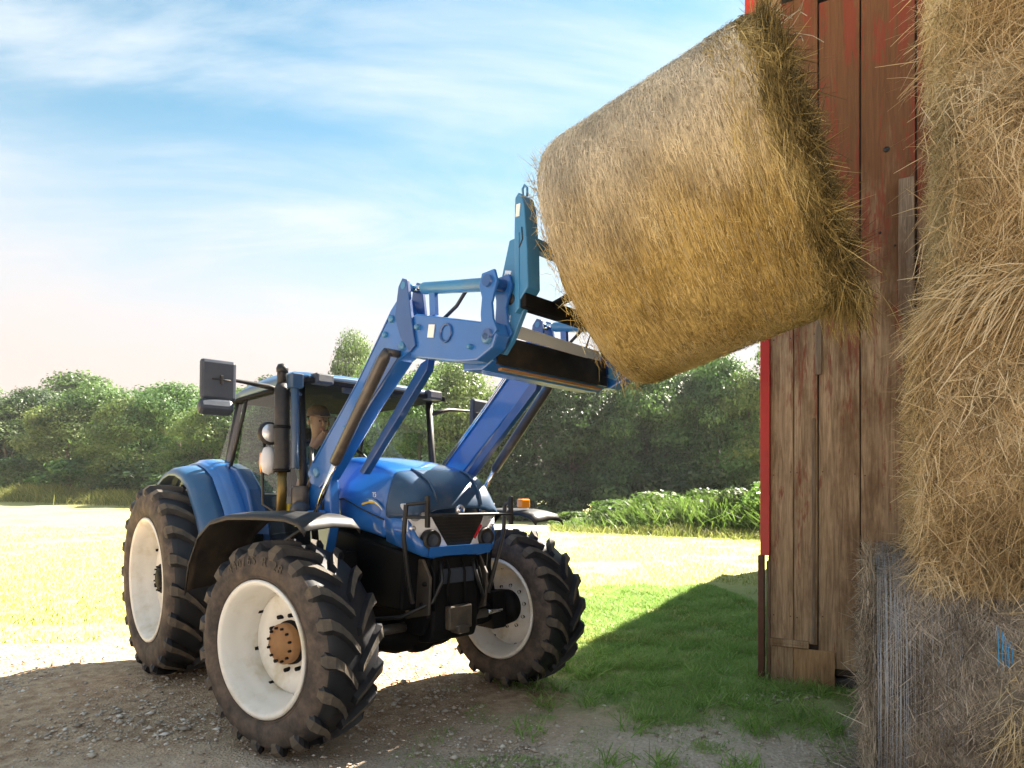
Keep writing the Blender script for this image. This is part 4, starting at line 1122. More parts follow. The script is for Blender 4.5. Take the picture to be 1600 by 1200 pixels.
# clutter by the cab step: tank, filters
b = MB(); b.prism([(1.25, .62), (1.95, .62), (1.95, 1.18), (1.25, 1.18)], -.60, -.38); b.build('fuel_tank', M['black'], trac, bevel=.05)
for k in range(3):
    b = MB(); z = .45 + .27 * k; b.box((1.32 - .05 * k, -.74 + .04 * k, z), (.42, .20, .03)); b.box((1.12 - .05 * k, -.74 + .04 * k, z + .13), (.02, .18, .26)); b.build('step', M['chassis'], trac, bevel=.006)
b = MB(); b.lathe([(0, .10), (.05, .10), (.06, .08), (.06, -.08), (.04, -.1), (0, -.1)], 18, (1.88, -.66, 1.53), axis='z'); b.tube([(1.88, -.62, 1.56), (1.95, -.60, 1.7), (1.9, -.58, 1.9)], .016, 8); b.build('filter', M['cyl'], trac)
b = MB(); b.lathe([(0, .07), (.05, .06), (.062, 0), (.05, -.06), (0, -.07)], 18, (1.97, -.70, 1.46), axis='x'); b.build('reservoir', M['grey_plastic'], trac)
b = MB(); b.box((1.80, -.70, 1.45), (.06, .05, .10)); b.build('filler_cap', M['yellow'], trac, bevel=.012)

# mirrors on swan neck arms
def mirror(s_):
    b = MB(); b.tube([(1.76, s_ * .60, 2.28), (1.72, s_ * .82, 2.34), (1.70, s_ * 1.0, 2.355), (1.70, s_ * 1.16, 2.36)], [.020, .020, .013, .010], 8); arm = b.build('mirror_arm', M['black'], trac)
    b = MB(); b.box((1.74, s_ * 1.17, 2.335), (.055, .225, .27), (0, .06, s_ * .10)); hous = b.build('mirror_housing', M['grey_plastic'], arm, bevel=.022)
    b = MB(); b.box((1.712, s_ * 1.173, 2.335), (.006, .19, .235), (0, .06, s_ * .10)); b.build('mirror_glass', M['mirror'], arm)
    b = MB(); b.box((1.75, s_ * 1.19, 2.15), (.10, .215, .085), (0, -.45, s_ * .12)); b.build('wide_mirror', M['grey_plastic'], arm, bevel=.025)
    b = MB(); b.box((1.775, s_ * 1.16, 2.335), (.016, .018, .06)); b.tube([(1.775, s_ * 1.10, 2.337), (1.775, s_ * 1.22, 2.337)], .006, 6); b.build('mirror_clamp', M['black'], arm, bevel=.003)
mirror(-1); mirror(1)

# ---- front loader
def loader_side(s_):
    yo, yi = s_ * .615, s_ * .515
    y0, y1 = min(yo, yi), max(yo, yi)
    # mast fixed to the chassis
    b = MB(); b.prism([(1.92, 1.14), (2.14, 1.14), (2.22, 1.38), (2.20, 1.66), (2.08, 1.84), (1.96, 1.82), (1.90, 1.62)], y0 + .015, y1 - .015)
    b.box((2.12, s_ * .655, 1.40), (.16, .06, .12))
    mast = b.build('loader_mast', M['blue'], trac, bevel=.008)
    b = MB(); b.prism([(1.86, .80), (2.18, .80), (2.18, 1.16), (1.88, 1.16)], min(s_ * .60, s_ * .36), max(s_ * .60, s_ * .36)); b.build('mast_bracket', M['chassis'], mast, bevel=.01)
    b = MB(); b.box((2.09, yo + s_ * -.012, 1.50), (.075, .012, .085)); b.box((2.10, yo + s_ * -.012, 1.66), (.07, .012, .05)); b.each('mast_window', M['black'], mast)
    # boom
    b = MB(); b.prism([(1.90, 1.72), (1.95, 1.64), (2.08, 1.61), (2.20, 1.68), (2.75, 2.125), (3.06, 2.345), (3.22, 2.395), (3.20, 2.50), (3.06, 2.72), (2.97, 2.66), (2.58, 2.285), (1.97, 1.80)], y0, y1)
    boom = b.build('loader_boom', M['blue'], trac, bevel=.010)
    b = MB()
    for dz in (0.0, .022):
        b.tube([(2.02, yi - s_ * .012, 1.80 - dz), (2.58, yi - s_ * .012, 2.255 - dz), (2.98, yi - s_ * .012, 2.60 - dz), (3.12, yi - s_ * .012, 2.55 - dz), (3.30, yi - s_ * .012, 2.50 - dz)], .008, 7)
    b.each('hydraulic_pipe', M['chrome'], boom)
    b = MB(); b.tube([(2.0, yo + s_ * .001, 1.79), (2.58, yo + s_ * .001, 2.262), (2.97, yo + s_ * .001, 2.63)], .004, 5); b.tube([(2.22, yo + s_ * .001, 1.71), (2.75, yo + s_ * .001, 2.145), (3.05, yo + s_ * .001, 2.36)], .004, 5); b.each('weld_bead', M['blue_dark'], boom)
    b = MB(); b.prism([(2.66, 2.20), (2.70, 2.20), (2.86, 2.37), (2.86, 2.41), (2.82, 2.41), (2.66, 2.25)], yo - s_ * .004 - .004, yo - s_ * .004 + .008 * s_ + .004) ; b.build('boom_slot', M['blue_dark'], boom)
    b = MB(); 
    for (x, z, r_) in ((2.05, 1.72, .035), (2.99, 2.60, .022), (2.92, 2.52, .018), (3.10, 2.42, .026), (2.45, 2.0, .015), (2.62, 2.14, .012)):
        b.lathe([(0, s_ * .018), (r_ * .8, s_ * .018), (r_, s_ * .012), (r_, -.01 * s_)], 14, (x, yo, z))
    b.each('boom_pin', M['steel_blue'], boom)
    # knee plate with ear for the levelling ram
    b = MB(); b.prism([(3.03, 2.60), (3.09, 2.47), (3.18, 2.37), (3.235, 2.40), (3.19, 2.60), (3.155, 2.79), (3.11, 2.81), (3.07, 2.77)], y0 - .012, y0 + .010); b.prism([(3.03, 2.60), (3.09, 2.47), (3.18, 2.37), (3.235, 2.40), (3.19, 2.60), (3.155, 2.79), (3.11, 2.81), (3.07, 2.77)], y1 - .010, y1 + .012)
    b.each('knee_plate', M['blue_dark'], boom, bevel=.004)
    # forward arm
    b = MB(); b.prism([(3.17, 2.345), (3.60, 2.25), (3.74, 2.235), (3.86, 2.28), (3.89, 2.34), (3.86, 2.41), (3.76, 2.43), (3.22, 2.585), (3.15, 2.56)], y0 + .004, y1 - .004)
    arm = b.build('loader_arm', M['blue'], trac, bevel=.010)
    b = MB(); b.lathe([(.040, .0), (.046, s_ * .008), (.050, s_ * .008), (.052, 0)], 22, (3.50, yo, 2.42)); b.build('arm_ring', M['blue_dark'], arm)
    b = MB(); b.box((3.37, yo, 2.455), (.055, .004, .07), (0, .2, 0)); b.build('arm_label', M['plate_white'], arm)
    b = MB()
    for (x, z, r_) in ((3.83, 2.33, .03), (3.70, 2.31, .014), (3.25, 2.50, .016)):
        b.lathe([(0, s_ * .02), (r_ * .8, s_ * .02), (r_, s_ * .012), (r_, -.01 * s_)], 14, (x, yo, z))
    b.each('arm_pin', M['steel_blue'], arm)
    # lift ram under the boom
    yr = s_ * .70
    b = MB(); b.tube([(2.16, yr, 1.39), (2.47, yr, 1.78)], .018, 12); rod = b.build('lift_ram_rod', M['chrome'], boom)
    b = MB(); b.tube([(2.46, yr, 1.765), (2.47, yr, 1.78), (3.03, yr, 2.345), (3.07, yr, 2.385)], [.030, .036, .036, .026], 14); b.tube([(3.06, yr, 2.38), (3.06, yo, 2.38)], .022, 10); b.tube([(2.16, yr, 1.39), (2.16, s_ * .62, 1.39)], .024, 10); b.each('lift_ram', M['cyl'], boom)
    # inner parallel bar
    b = MB(); b.prism([(2.40, 1.72), (2.46, 1.70), (3.16, 2.29), (3.18, 2.36), (3.10, 2.34)], min(s_ * .49, s_ * .44), max(s_ * .49, s_ * .44)); b.build('inner_bar', M['blue_dark'], boom, bevel=.004)
    # levelling ram along the top
    yl = s_ * .56
    b = MB(); b.tube([(3.12, yl, 2.765), (3.24, yl, 2.735)], .016, 10); b.build('levelling_rod', M['chrome'], arm)
    b = MB(); b.tube([(3.22, yl, 2.74), (3.24, yl, 2.735), (3.78, yl, 2.622), (3.84, yl, 2.61)], [.028, .034, .034, .024], 14); b.tube([(3.12, s_ * .50, 2.765), (3.12, s_ * .63, 2.765)], .022, 10); b.each('levelling_ram', M['steel_blue'], arm)
    b = MB(); b.prism([(3.30, 2.56), (3.35, 2.56), (3.34, 2.735), (3.29, 2.74)], yl - .012, yl + .012); b.build('ram_stay', M['blue'], arm)
    # bell crank
    for dy in (-.05, .05):
        b = MB(); b.prism([(3.79, 2.66), (3.88, 2.66), (3.90, 2.60), (3.86, 2.50), (3.87, 2.42), (3.90, 2.36), (3.85, 2.32), (3.79, 2.36), (3.78, 2.46), (3.79, 2.54), (3.77, 2.60)], yl + dy - .008, yl + dy + .008); b.build('bell_crank', M['blue'], arm, bevel=.003)
    b = MB(); b.tube([(3.84, yl - .075, 2.61), (3.84, yl + .075, 2.61)], .03, 14); b.tube([(3.84, yl - .075, 2.345), (3.84, yl + .075, 2.345)], .028, 14); b.each('crank_pin', M['blue_dark'], arm)
    # hose
    b = MB(); b.tube([(3.30, s_ * .52, 2.52), (3.45, s_ * .50, 2.60), (3.58, s_ * .51, 2.69), (3.68, s_ * .53, 2.66), (3.73, s_ * .53, 2.60)], .010, 8); b.tube([(3.72, s_ * .47, 2.40), (3.76, s_ * .45, 2.55), (3.70, s_ * .45, 2.64)], .010, 8); b.each('hydraulic_hose', M['hose'], arm)
loader_side(-1); loader_side(1)
# torsion beam between the forward arms
b = MB(); b.prism([(3.50, 2.235), (3.66, 2.215), (3.74, 2.25), (3.72, 2.40), (3.62, 2.43), (3.50, 2.40)], -.50, .50); beam = b.build('loader_cross_beam', M['blue'], trac, bevel=.008)
b = MB(); b.prism([(3.735, 2.24), (3.750, 2.24), (3.735, 2.395), (3.720, 2.395)], -.47, .47); b.build('beam_cover', M['black'], beam)
b = MB(); b.add([(3.772, -.40, 2.392), (3.728, .44, 2.392), (3.712, .44, 2.462), (3.752, -.36, 2.468), (3.762, -.40, 2.392), (3.718, .44, 2.392), (3.702, .44, 2.462), (3.742, -.36, 2.468)], [(0, 1, 2, 3), (7, 6, 5, 4), (0, 4, 5, 1), (1, 5, 6, 2), (2, 6, 7, 3), (3, 7, 4, 0)]); b.build('beam_white_strip', M['plate_white'], beam, bevel=.002)
b = MB(); b.tube([(3.58, -.4, 2.47), (3.60, .1, 2.50), (3.55, .46, 2.46)], .012, 8); b.tube([(3.62, -.3, 2.46), (3.66, .2, 2.48), (3.63, .47, 2.46)], .010, 8); b.tube([(3.70, .30, 2.42), (3.75, .33, 2.60), (3.80, .36, 2.40)], .009, 8); b.each('beam_hose', M['hose'], beam)
b = MB(); b.box((3.72, 0, 2.222), (.03, .85, .014)); b.build('beam_edge', M['yellow'] if False else M['hub'], beam)
# tool carrier and bale spear frame
def carrier(s_):
    yc = s_ * .48
    b = MB(); b.prism([(3.86, 2.84), (3.96, 2.84), (3.965, 2.47), (3.88, 2.33), (3.82, 2.27), (3.76, 2.29), (3.76, 2.44), (3.76, 2.56), (3.80, 2.66)], yc - .014, yc + .014); b.prism([(3.935, 2.84), (3.965, 2.84), (3.965, 2.47), (3.935, 2.45)], yc - .05, yc + .014)
    cp = b.build('tool_carrier', M['steel_blue'], trac, bevel=.004)
    b = MB()
    for (x, z) in ((3.85, 2.66), (3.84, 2.44)):
        b.box((x, yc - s_ * -.017, z), (.045, .006, .055), (0, .3, 0)); b.lathe([(0, s_ * .035), (.013, s_ * .035), (.015, 0)], 10, (x + .01, yc, z - .005))
    b.each('latch_plate', M['silver'], cp)
    b = MB(); b.lathe([(0, s_ * .019), (.028, s_ * .019), (.028, 0)], 18, (3.87, yc, 2.54)); b.build('pin_hole', M['black'], cp)
    b = MB(); b.prism([(3.955, 2.50), (4.02, 2.56), (4.015, 2.74), (3.995, 2.96), (3.975, 3.02), (3.955, 3.04), (3.93, 3.02), (3.925, 2.84), (3.93, 2.5)], yc - .045, yc + .045)
    fr = b.build('spear_upright', M['steel_blue'], trac, bevel=.006)
    b = MB(); b.tube([(3.945, yc, 3.03), (3.94, yc, 3.075), (3.955, yc, 3.09), (3.972, yc, 3.07), (3.972, yc, 3.03)], .006, 7); b.build('lifting_eye', M['steel_blue'], fr)
    b = MB(); b.box((3.955, yc - .047 if s_ < 0 else yc + .047, 2.95), (.026, .004, .06), (0, .1, 0)); b.build('warning_label', M['plate_white'], fr)
    b = MB(); b.tube([(3.98, yc - .047, 2.86), (3.985, yc - .047, 2.80), (3.955, yc - .047, 2.755)], .003, 6); b.build('weld_seam', M['black'], fr)
carrier(-1); carrier(1)
b = MB(); b.prism([(3.93, 2.47), (4.0, 2.47), (4.0, 2.54), (3.93, 2.54)], -.52, .52); sf = b.build('spear_crossbar', M['chassis'], trac, bevel=.006)
b = MB(); b.prism([(3.93, 2.78), (3.98, 2.78), (3.98, 2.84), (3.93, 2.84)], -.44, .44); b.build('upper_crossbar', M['steel_blue'], sf, bevel=.004)
b = MB()
for yy in (-.30, .30):
    b.tube([(3.96, yy, 2.52), (4.9, yy + .18, 2.80), (5.05, yy + .21, 2.845)], [.022, .018, .003], 10)
b.each('bale_spear', M['chassis'], sf)

# ------------------------------------------------------------------ lifted bale
def tw(x, y, z):
    c, s_ = math.cos(TH), math.sin(TH); return Vector((TX + x * c - y * s_, TY + x * s_ + y * c, z))
BR, BL = .657, 1.10
tilt, yaw = .279, .252
p0 = tw(4.025, -.011, 2.75)
axl = Vector((math.cos(tilt) * math.cos(yaw), math.cos(tilt) * math.sin(yaw), math.sin(tilt)))
axw = Matrix.Rotation(TH, 3, 'Z') @ axl
lb = empty('hay_bale'); place_axis(lb, p0, axw)
tag(lb, 'round golden hay bale lifted high on the tractor loader', 'hay bale')
def paleness_f(a, P):
    # paler upper flank of the bale (angle measured in the bale's own frame)
    d = np.cos(a - R(118))
    return sm((d + 0.12 + (vnoise(P, 5, 2) - .5) * 0.22) / 0.9)
V, F, tone = hay_core('hay', lb, BR, BL, GOLD, 200, 70, 0.014, c=0.14)
ang = np.arctan2(V[..., 2], V[..., 1]).ravel(); bl = paleness_f(ang, V.reshape(-1, 3))
link_mesh('hay', np_mesh('hay', V.reshape(-1, 3), F, {'tone': np.clip(tone + .12, 0, 1), 'bleach': bl}, True), HC['GOLD'], lb)
curved_straw('surface_straw', lb, GOLD, 105000, BR, BL - .10, (0, 2 * np.pi), .13, (.018, .065), (.0012, .0026), .03, bleach=paleness_f, base=.52, c=.14, Lf=BL)
curved_straw('cross_straw', lb, GOLD, 22000, BR, BL - .10, (0, 2 * np.pi), 1.2, (.012, .04), (.0012, .0024), .04, bleach=paleness_f, base=.6, c=.14, Lf=BL)
curved_straw('edge_straw', lb, GREENHAY, 12000, BR - .004, BL, (0, 2 * np.pi), .40, (.05, .15), (.0016, .0032), .05, c=.10, Lf=BL, base=.42, x0=BL - .12, x1=BL - .01)
curved_straw('loose_straw', lb, GREENHAY, 5000, BR + .002, BL, (0, 2 * np.pi), .35, (.04, .13), (.0014, .0028), .05, c=.12, Lf=BL, base=.72, x0=BL - .24, x1=BL - .09)
end_straw('end_straw', lb, GREENHAY, 20000, BR * .96, BL - .02, 1, (.05, .16), (.0018, .0038), out=.18, base=.12)
end_straw('end_fringe', lb, GREENHAY, 2600, BR * .98, BL - .05, 1, (.06, .17), (.0018, .0036), out=.45, base=.55, rmin=.75)
end_straw('back_straw', lb, GOLD, 4000, BR * .97, 0.01, -1, (.04, .10), (.0015, .003), out=.08)
net_rings('net_wrap', lb, NET_PALE, np.linspace(.03, BL - .13, 64), BR - .001, .0012, wob=.005, Lf=BL)
# hanging wisp under the open end
n = 420
a = rng.normal(R(-84), .15, n); P = np.stack([rng.normal(BL - .03, .05, n), BR * .97 * np.cos(a), BR * .97 * np.sin(a)], 1)
ldown = np.array((lb.matrix_world.to_3x3().inverted() @ Vector((0, 0, -1))))
D = ldown[None] + np.array([[.12, 0, 0]]) + rng.normal(0, .26, (n, 3))
me = ribbons('hanging_wisp', P, D, np.tile(ldown, (n, 1)), rng.uniform(.05, .19, n), rng.uniform(.0018, .0036, n), rng.uniform(0, .4, n), patch_tone(P, n, 4, .55), {'bleach': np.zeros(n)})
tag(link_mesh('hanging_wisp', me, GREENHAY, lb), kind='stuff')
# a few long stray stalks at the upper open edge
b = MB()
for k in range(12):
    a = R(95 + random.uniform(-30, 30)); q0 = Vector((BL + .02, BR * math.cos(a), BR * math.sin(a))); q = [q0]; d = Vector((random.uniform(.3, 1), random.uniform(-.6, .6), random.uniform(.0, 1.0))).normalized()
    for i in range(4):
        q.append(q[-1] + d * random.uniform(.04, .09)); d = (d + Vector((random.uniform(-.8, .8), random.uniform(-.8, .8), random.uniform(-.8, .5)))).normalized()
    b.tube(q, .0018, 4)
b.each('stray_stalk', mat('pale_stalk', (.5, .45, .33), .6), lb)

# ------------------------------------------------------------------ driver, seated in the cab
SKIN = mat('skin', (.26, .145, .10), .5, var=.08); SHIRT = mat('dark_green_shirt', (.02, .055, .045), .9, var=.2); CAP = mat('brown_cap', (.10, .06, .035), .9); TROUSER = mat('dark_trousers', (.03, .035, .06), .9)
def skin_body(name, joints, edges, mats, parent, sub=2, root=0):
    me = bpy.data.meshes.new(name); me.from_pydata([j[:3] for j in joints], edges, [])
    o = link_mesh(name, me, mats, parent)
    md = o.modifiers.new('skin', 'SKIN'); md.use_smooth_shade = True
    sv = me.skin_vertices[0].data if me.skin_vertices else None
    if sv is None:
        bm = bmesh.new(); bm.from_mesh(me); bm.verts.layers.skin.verify(); bm.to_mesh(me); bm.free(); sv = me.skin_vertices[0].data
    for i, j in enumerate(joints): sv[i].radius = (j[3], j[4] if len(j) > 4 else j[3]); sv[i].use_root = (i == root)
    s_ = o.modifiers.new('sub', 'SUBSURF'); s_.levels = sub; s_.render_levels = sub
    return o
drv = empty('person', tw(.97, -.09, 1.44), TH)
tag(drv, 'driver in dark green shirt and brown cap inside the tractor cab', 'person')
# local: x forward, z from the seat; one continuous body, hands included
J = [(0, 0, .10, .15, .13), (.01, 0, .30, .14, .115), (.03, 0, .48, .165, .11), (.04, 0, .56, .07), (.055, 0, .62, .052), (.07, 0, .69, .060, .062), (.078, 0, .755, .082, .090), (.072, 0, .83, .084, .092), (.065, 0, .885, .05),
     (.03, -.18, .50, .062), (.24, -.24, .40, .046), (.36, -.13, .60, .034), (.38, -.11, .645, .030),            # right arm raised
     (.03, .18, .50, .062), (.20, .24, .36, .046), (.40, .17, .42, .034), (.45, .16, .435, .030),
     (.06, -.10, .07, .10), (.44, -.12, .10, .075), (.52, -.12, -.26, .055), (.60, -.12, -.30, .04),
     (.06, .10, .07, .10), (.44, .12, .10, .075), (.52, .12, -.26, .055), (.60, .12, -.30, .04)]
E_ = [(0, 1), (1, 2), (2, 3), (3, 4), (4, 5), (5, 6), (6, 7), (7, 8), (2, 9), (9, 10), (10, 11), (11, 12), (2, 13), (13, 14), (14, 15), (15, 16), (0, 17), (17, 18), (18, 19), (19, 20), (0, 21), (21, 22), (22, 23), (23, 24)]
for hs_, w_ in ((-1, 12), (1, 16)):   # four fingers and a thumb closed round the rim
    wx, wy, wz = J[w_][:3]
    for k in range(4):
        dy = (k - 1.5) * .019; i0 = len(J)
        J += [(wx + .045, wy + dy, wz + .012, .0095), (wx + .075, wy + dy, wz - .004, .0085), (wx + .066, wy + dy, wz - .030, .0075)]
        E_ += [(w_, i0), (i0, i0 + 1), (i0 + 1, i0 + 2)]
    i0 = len(J); J += [(wx + .015, wy - hs_ * .036, wz - .002, .0095), (wx + .045, wy - hs_ * .042, wz - .018, .008)]; E_ += [(w_, i0), (i0, i0 + 1)]
body = skin_body('body', J, E_, SKIN, drv)
# clothing: shirt and trousers a little larger than the body
Js = [(0, 0, .10, .165, .145), (.01, 0, .30, .155, .13), (.03, 0, .48, .175, .12), (.038, 0, .545, .085), (.03, -.18, .50, .074), (.24, -.24, .40, .058), (.33, -.16, .54, .046), (.03, .18, .50, .074), (.20, .24, .36, .058), (.35, .19, .40, .046)]
skin_body('shirt', Js, [(0, 1), (1, 2), (2, 3), (2, 4), (4, 5), (5, 6), (2, 7), (7, 8), (8, 9)], SHIRT, drv)
Jt = [(0, 0, .08, .17, .14), (.06, -.10, .07, .115), (.44, -.12, .10, .088), (.52, -.12, -.24, .07), (.06, .10, .07, .115), (.44, .12, .10, .088), (.52, .12, -.24, .07)]
skin_body('trousers', Jt, [(0, 1), (1, 2), (2, 3), (0, 4), (4, 5), (5, 6)], TROUSER, drv)
b = MB(); cz = .815
b.lathe([(0, .105), (.05, .10), (.085, .07), (.098, .03), (.100, -.0)], 24, (.07, 0, cz), axis='z'); b.prism([(.13, cz + .012), (.25, cz - .008), (.25, cz - .014), (.13, cz - .002)], -.075, .075); b.build('cap', CAP, drv, bevel=.004, solid=.004)
b = MB()
for s_ in (-1, 1):
    b.lathe([(0, .006), (.005, .005), (.008, 0)], 10, (.152, s_ * .030, .772), axis='x')
b.each('eye', M['black'], drv)
b = MB(); b.tube([(.150, 0, .79), (.172, 0, .745), (.150, 0, .735)], [.010, .014, .008], 8); b.build('nose', SKIN, drv)
b = MB(); b.tube([(.148, -.024, .705), (.158, 0, .703), (.148, .024, .705)], .006, 6); b.build('mouth', mat('lips', (.30, .10, .08), .5), drv)
b = MB()
for s_ in (-1, 1): b.lathe([(0, .008), (.018, .006), (.026, 0), (.018, -.006), (0, -.008)], 12, (.07, s_ * .094, .765), axis='y')
b.each('ear', SKIN, drv)

# ------------------------------------------------------------------ trees
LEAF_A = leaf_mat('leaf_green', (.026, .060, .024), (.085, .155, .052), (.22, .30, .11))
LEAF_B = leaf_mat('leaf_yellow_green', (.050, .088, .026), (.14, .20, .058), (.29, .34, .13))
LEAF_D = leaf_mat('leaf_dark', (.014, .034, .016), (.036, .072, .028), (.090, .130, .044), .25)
WEED = leaf_mat('weed_green', (.05, .10, .02), (.12, .22, .045), (.27, .34, .09), .4)
BARK = mat('grey_bark', (.16, .13, .10), .9, var=.35, scale=5, bmp=.5)
def crown_mesh(name, H, Rw, nl, leaf, base=.06, seed=0, nclump=46, flare=0.0):
    r_ = np.random.default_rng(seed)
    hz_ = base + (1 - base) * r_.uniform(0, 1, nclump) ** .85                      # height of each clump
    prof = np.sqrt(np.clip(1 - (np.abs(hz_ - .36) / .66) ** 2.0, 0.02, 1)) ** 1.6                # dome, widest below the middle
    az = r_.uniform(0, 6.283, nclump); rr = Rw * prof * r_.uniform(.45, 1.0, nclump) ** .5 * (1 + .25 * np.sin(az * 2 + seed) * r_.random())
    cr = r_.uniform(.16, .40, nclump) * Rw
    C = np.stack([rr * np.cos(az), rr * np.sin(az), np.minimum(H * hz_, H - cr * .55)], 1)
    k = r_.choice(nclump, nl, p=cr ** 2 / (cr ** 2).sum())
    d = unit(r_.normal(size=(nl, 3))); d[:, 2] = np.where(d[:, 2] < -.2, d[:, 2] * .35, d[:, 2]); d = unit(d)
    P = C[k] + d * (cr[k] * r_.uniform(.45, 1.05, nl) ** .5)[:, None] * np.array([1.15, 1.15, .78]) * r_.normal(1, .1, nl)[:, None]
    P[:, 2] = np.maximum(P[:, 2], .1)
    nrm = unit(d + .55 * r_.normal(size=(nl, 3)) + np.array([0, 0, .45]))
    a = unit(np.cross(nrm, r_.normal(size=(nl, 3)))); b_ = np.cross(nrm, a)
    sz = leaf * r_.uniform(.55, 1.35, nl)
    V = np.stack([P - a * sz[:, None], P + b_ * (.6 * sz)[:, None], P + a * sz[:, None] - nrm * (.12 * sz)[:, None], P - b_ * (.6 * sz)[:, None]], 1).reshape(-1, 3)
    F = np.arange(nl * 4).reshape(-1, 4)
    tone = np.clip(r_.normal(.5, .13, nl) + r_.normal(0, .20, nclump)[k], 0, 1)
    return np_mesh(name, V, F, {'tone': np.repeat(tone, 4)})
def trunk_mesh(name, H, seed=0):
    r_ = random.Random(seed); b = MB(); r0 = H * .022
    q = [Vector((0, 0, -.2))]
    for i in range(5): q.append(Vector((r_.uniform(-.02, .02) * H * (i + 1) / 3, r_.uniform(-.02, .02) * H * (i + 1) / 3, H * .8 * (i + 1) / 5)))
    b.tube(q, [r0 * 1.3, r0, r0 * .8, r0 * .6, r0 * .4, r0 * .15], 9)
    for k in range(9):
        i = r_.randint(1, 4); p = q[i]; a = r_.uniform(0, 6.28); l = H * r_.uniform(.16, .30)
        m_ = p + Vector((math.cos(a) * l * .6, math.sin(a) * l * .6, l * .45)); e = p + Vector((math.cos(a) * l, math.sin(a) * l, l * .9))
        b.tube([p, m_, e], [r0 * .38, r0 * .24, r0 * .06], 6)
    me = bpy.data.meshes.new(name); me.from_pydata(b.v, [], b.f); me.polygons.foreach_set('use_smooth', b.sm)
    return me
PRO = []
for k in range(6):
    PRO.append((crown_mesh('crown', 10, 3.6 + .3 * (k % 3), 26000, .115, .05, 20 + k, 80), trunk_mesh('trunk', 10, k)))
def px_world(px, Y): return ((px - 800) / 961.35 * Y)
for me_, tm_ in PRO: me_.materials.append(LEAF_A); tm_.materials.append(BARK)
used_proto = 0
def tree(px, Y, ytop, wpx, mtl, label, name='broadleaf_tree', k=None, group='trees along the far side of the field'):
    global used_proto
    k = used_proto % 6 if k is None else k; used_proto += 1
    X = px_world(px, Y); g = float(gz(X, Y)); top = CAM_H + (780.75 - ytop) / 961.35 * Y
    H = (top - g) / 10.0 * random.uniform(.88, 1.08); sxy = (wpx / 961.35 * Y / 2) / 3.5
    o = empty(name, (X, Y, g), random.uniform(0, 6.28)); tag(o, label, 'tree', group)
    c = bpy.data.objects.new('crown', PRO[k][0]); COL.objects.link(c); c.parent = o; c.scale = (sxy, sxy, H)
    c.material_slots[0].link = 'OBJECT'; c.material_slots[0].material = mtl
    t_ = bpy.data.objects.new('trunk', PRO[k][1]); COL.objects.link(t_); t_.parent = o; t_.scale = (sxy, sxy, H)
    return o
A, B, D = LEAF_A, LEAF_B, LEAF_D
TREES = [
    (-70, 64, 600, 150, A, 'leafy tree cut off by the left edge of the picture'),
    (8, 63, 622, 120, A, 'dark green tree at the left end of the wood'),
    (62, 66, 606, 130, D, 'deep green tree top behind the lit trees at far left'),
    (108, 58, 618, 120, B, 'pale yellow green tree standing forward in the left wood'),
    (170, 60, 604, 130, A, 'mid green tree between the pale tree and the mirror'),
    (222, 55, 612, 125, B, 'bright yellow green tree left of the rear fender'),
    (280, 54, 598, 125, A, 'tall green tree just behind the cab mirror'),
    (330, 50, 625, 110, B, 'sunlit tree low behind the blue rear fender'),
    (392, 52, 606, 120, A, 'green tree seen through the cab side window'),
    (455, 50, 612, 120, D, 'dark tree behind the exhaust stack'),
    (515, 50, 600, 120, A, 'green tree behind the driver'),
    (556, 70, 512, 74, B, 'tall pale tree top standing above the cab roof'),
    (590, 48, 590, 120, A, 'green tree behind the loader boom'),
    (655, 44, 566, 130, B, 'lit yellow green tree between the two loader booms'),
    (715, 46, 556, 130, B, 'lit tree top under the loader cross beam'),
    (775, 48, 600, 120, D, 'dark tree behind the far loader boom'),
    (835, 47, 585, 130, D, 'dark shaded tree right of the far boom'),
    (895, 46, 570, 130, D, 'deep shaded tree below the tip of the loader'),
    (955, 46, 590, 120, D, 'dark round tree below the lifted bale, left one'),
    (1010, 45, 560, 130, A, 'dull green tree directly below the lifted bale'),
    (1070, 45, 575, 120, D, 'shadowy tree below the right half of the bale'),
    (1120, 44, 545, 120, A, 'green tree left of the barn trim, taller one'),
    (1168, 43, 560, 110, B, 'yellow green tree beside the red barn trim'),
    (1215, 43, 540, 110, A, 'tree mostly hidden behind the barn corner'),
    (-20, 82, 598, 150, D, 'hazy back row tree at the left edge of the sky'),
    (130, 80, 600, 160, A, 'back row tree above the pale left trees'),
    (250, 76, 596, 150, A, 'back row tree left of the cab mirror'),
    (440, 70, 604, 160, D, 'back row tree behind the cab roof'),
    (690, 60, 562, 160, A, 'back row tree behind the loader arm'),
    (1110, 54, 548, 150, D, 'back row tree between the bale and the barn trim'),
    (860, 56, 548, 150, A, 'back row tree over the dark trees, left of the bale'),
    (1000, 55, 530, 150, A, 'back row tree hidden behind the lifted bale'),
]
for t_ in TREES: tree(*t_)
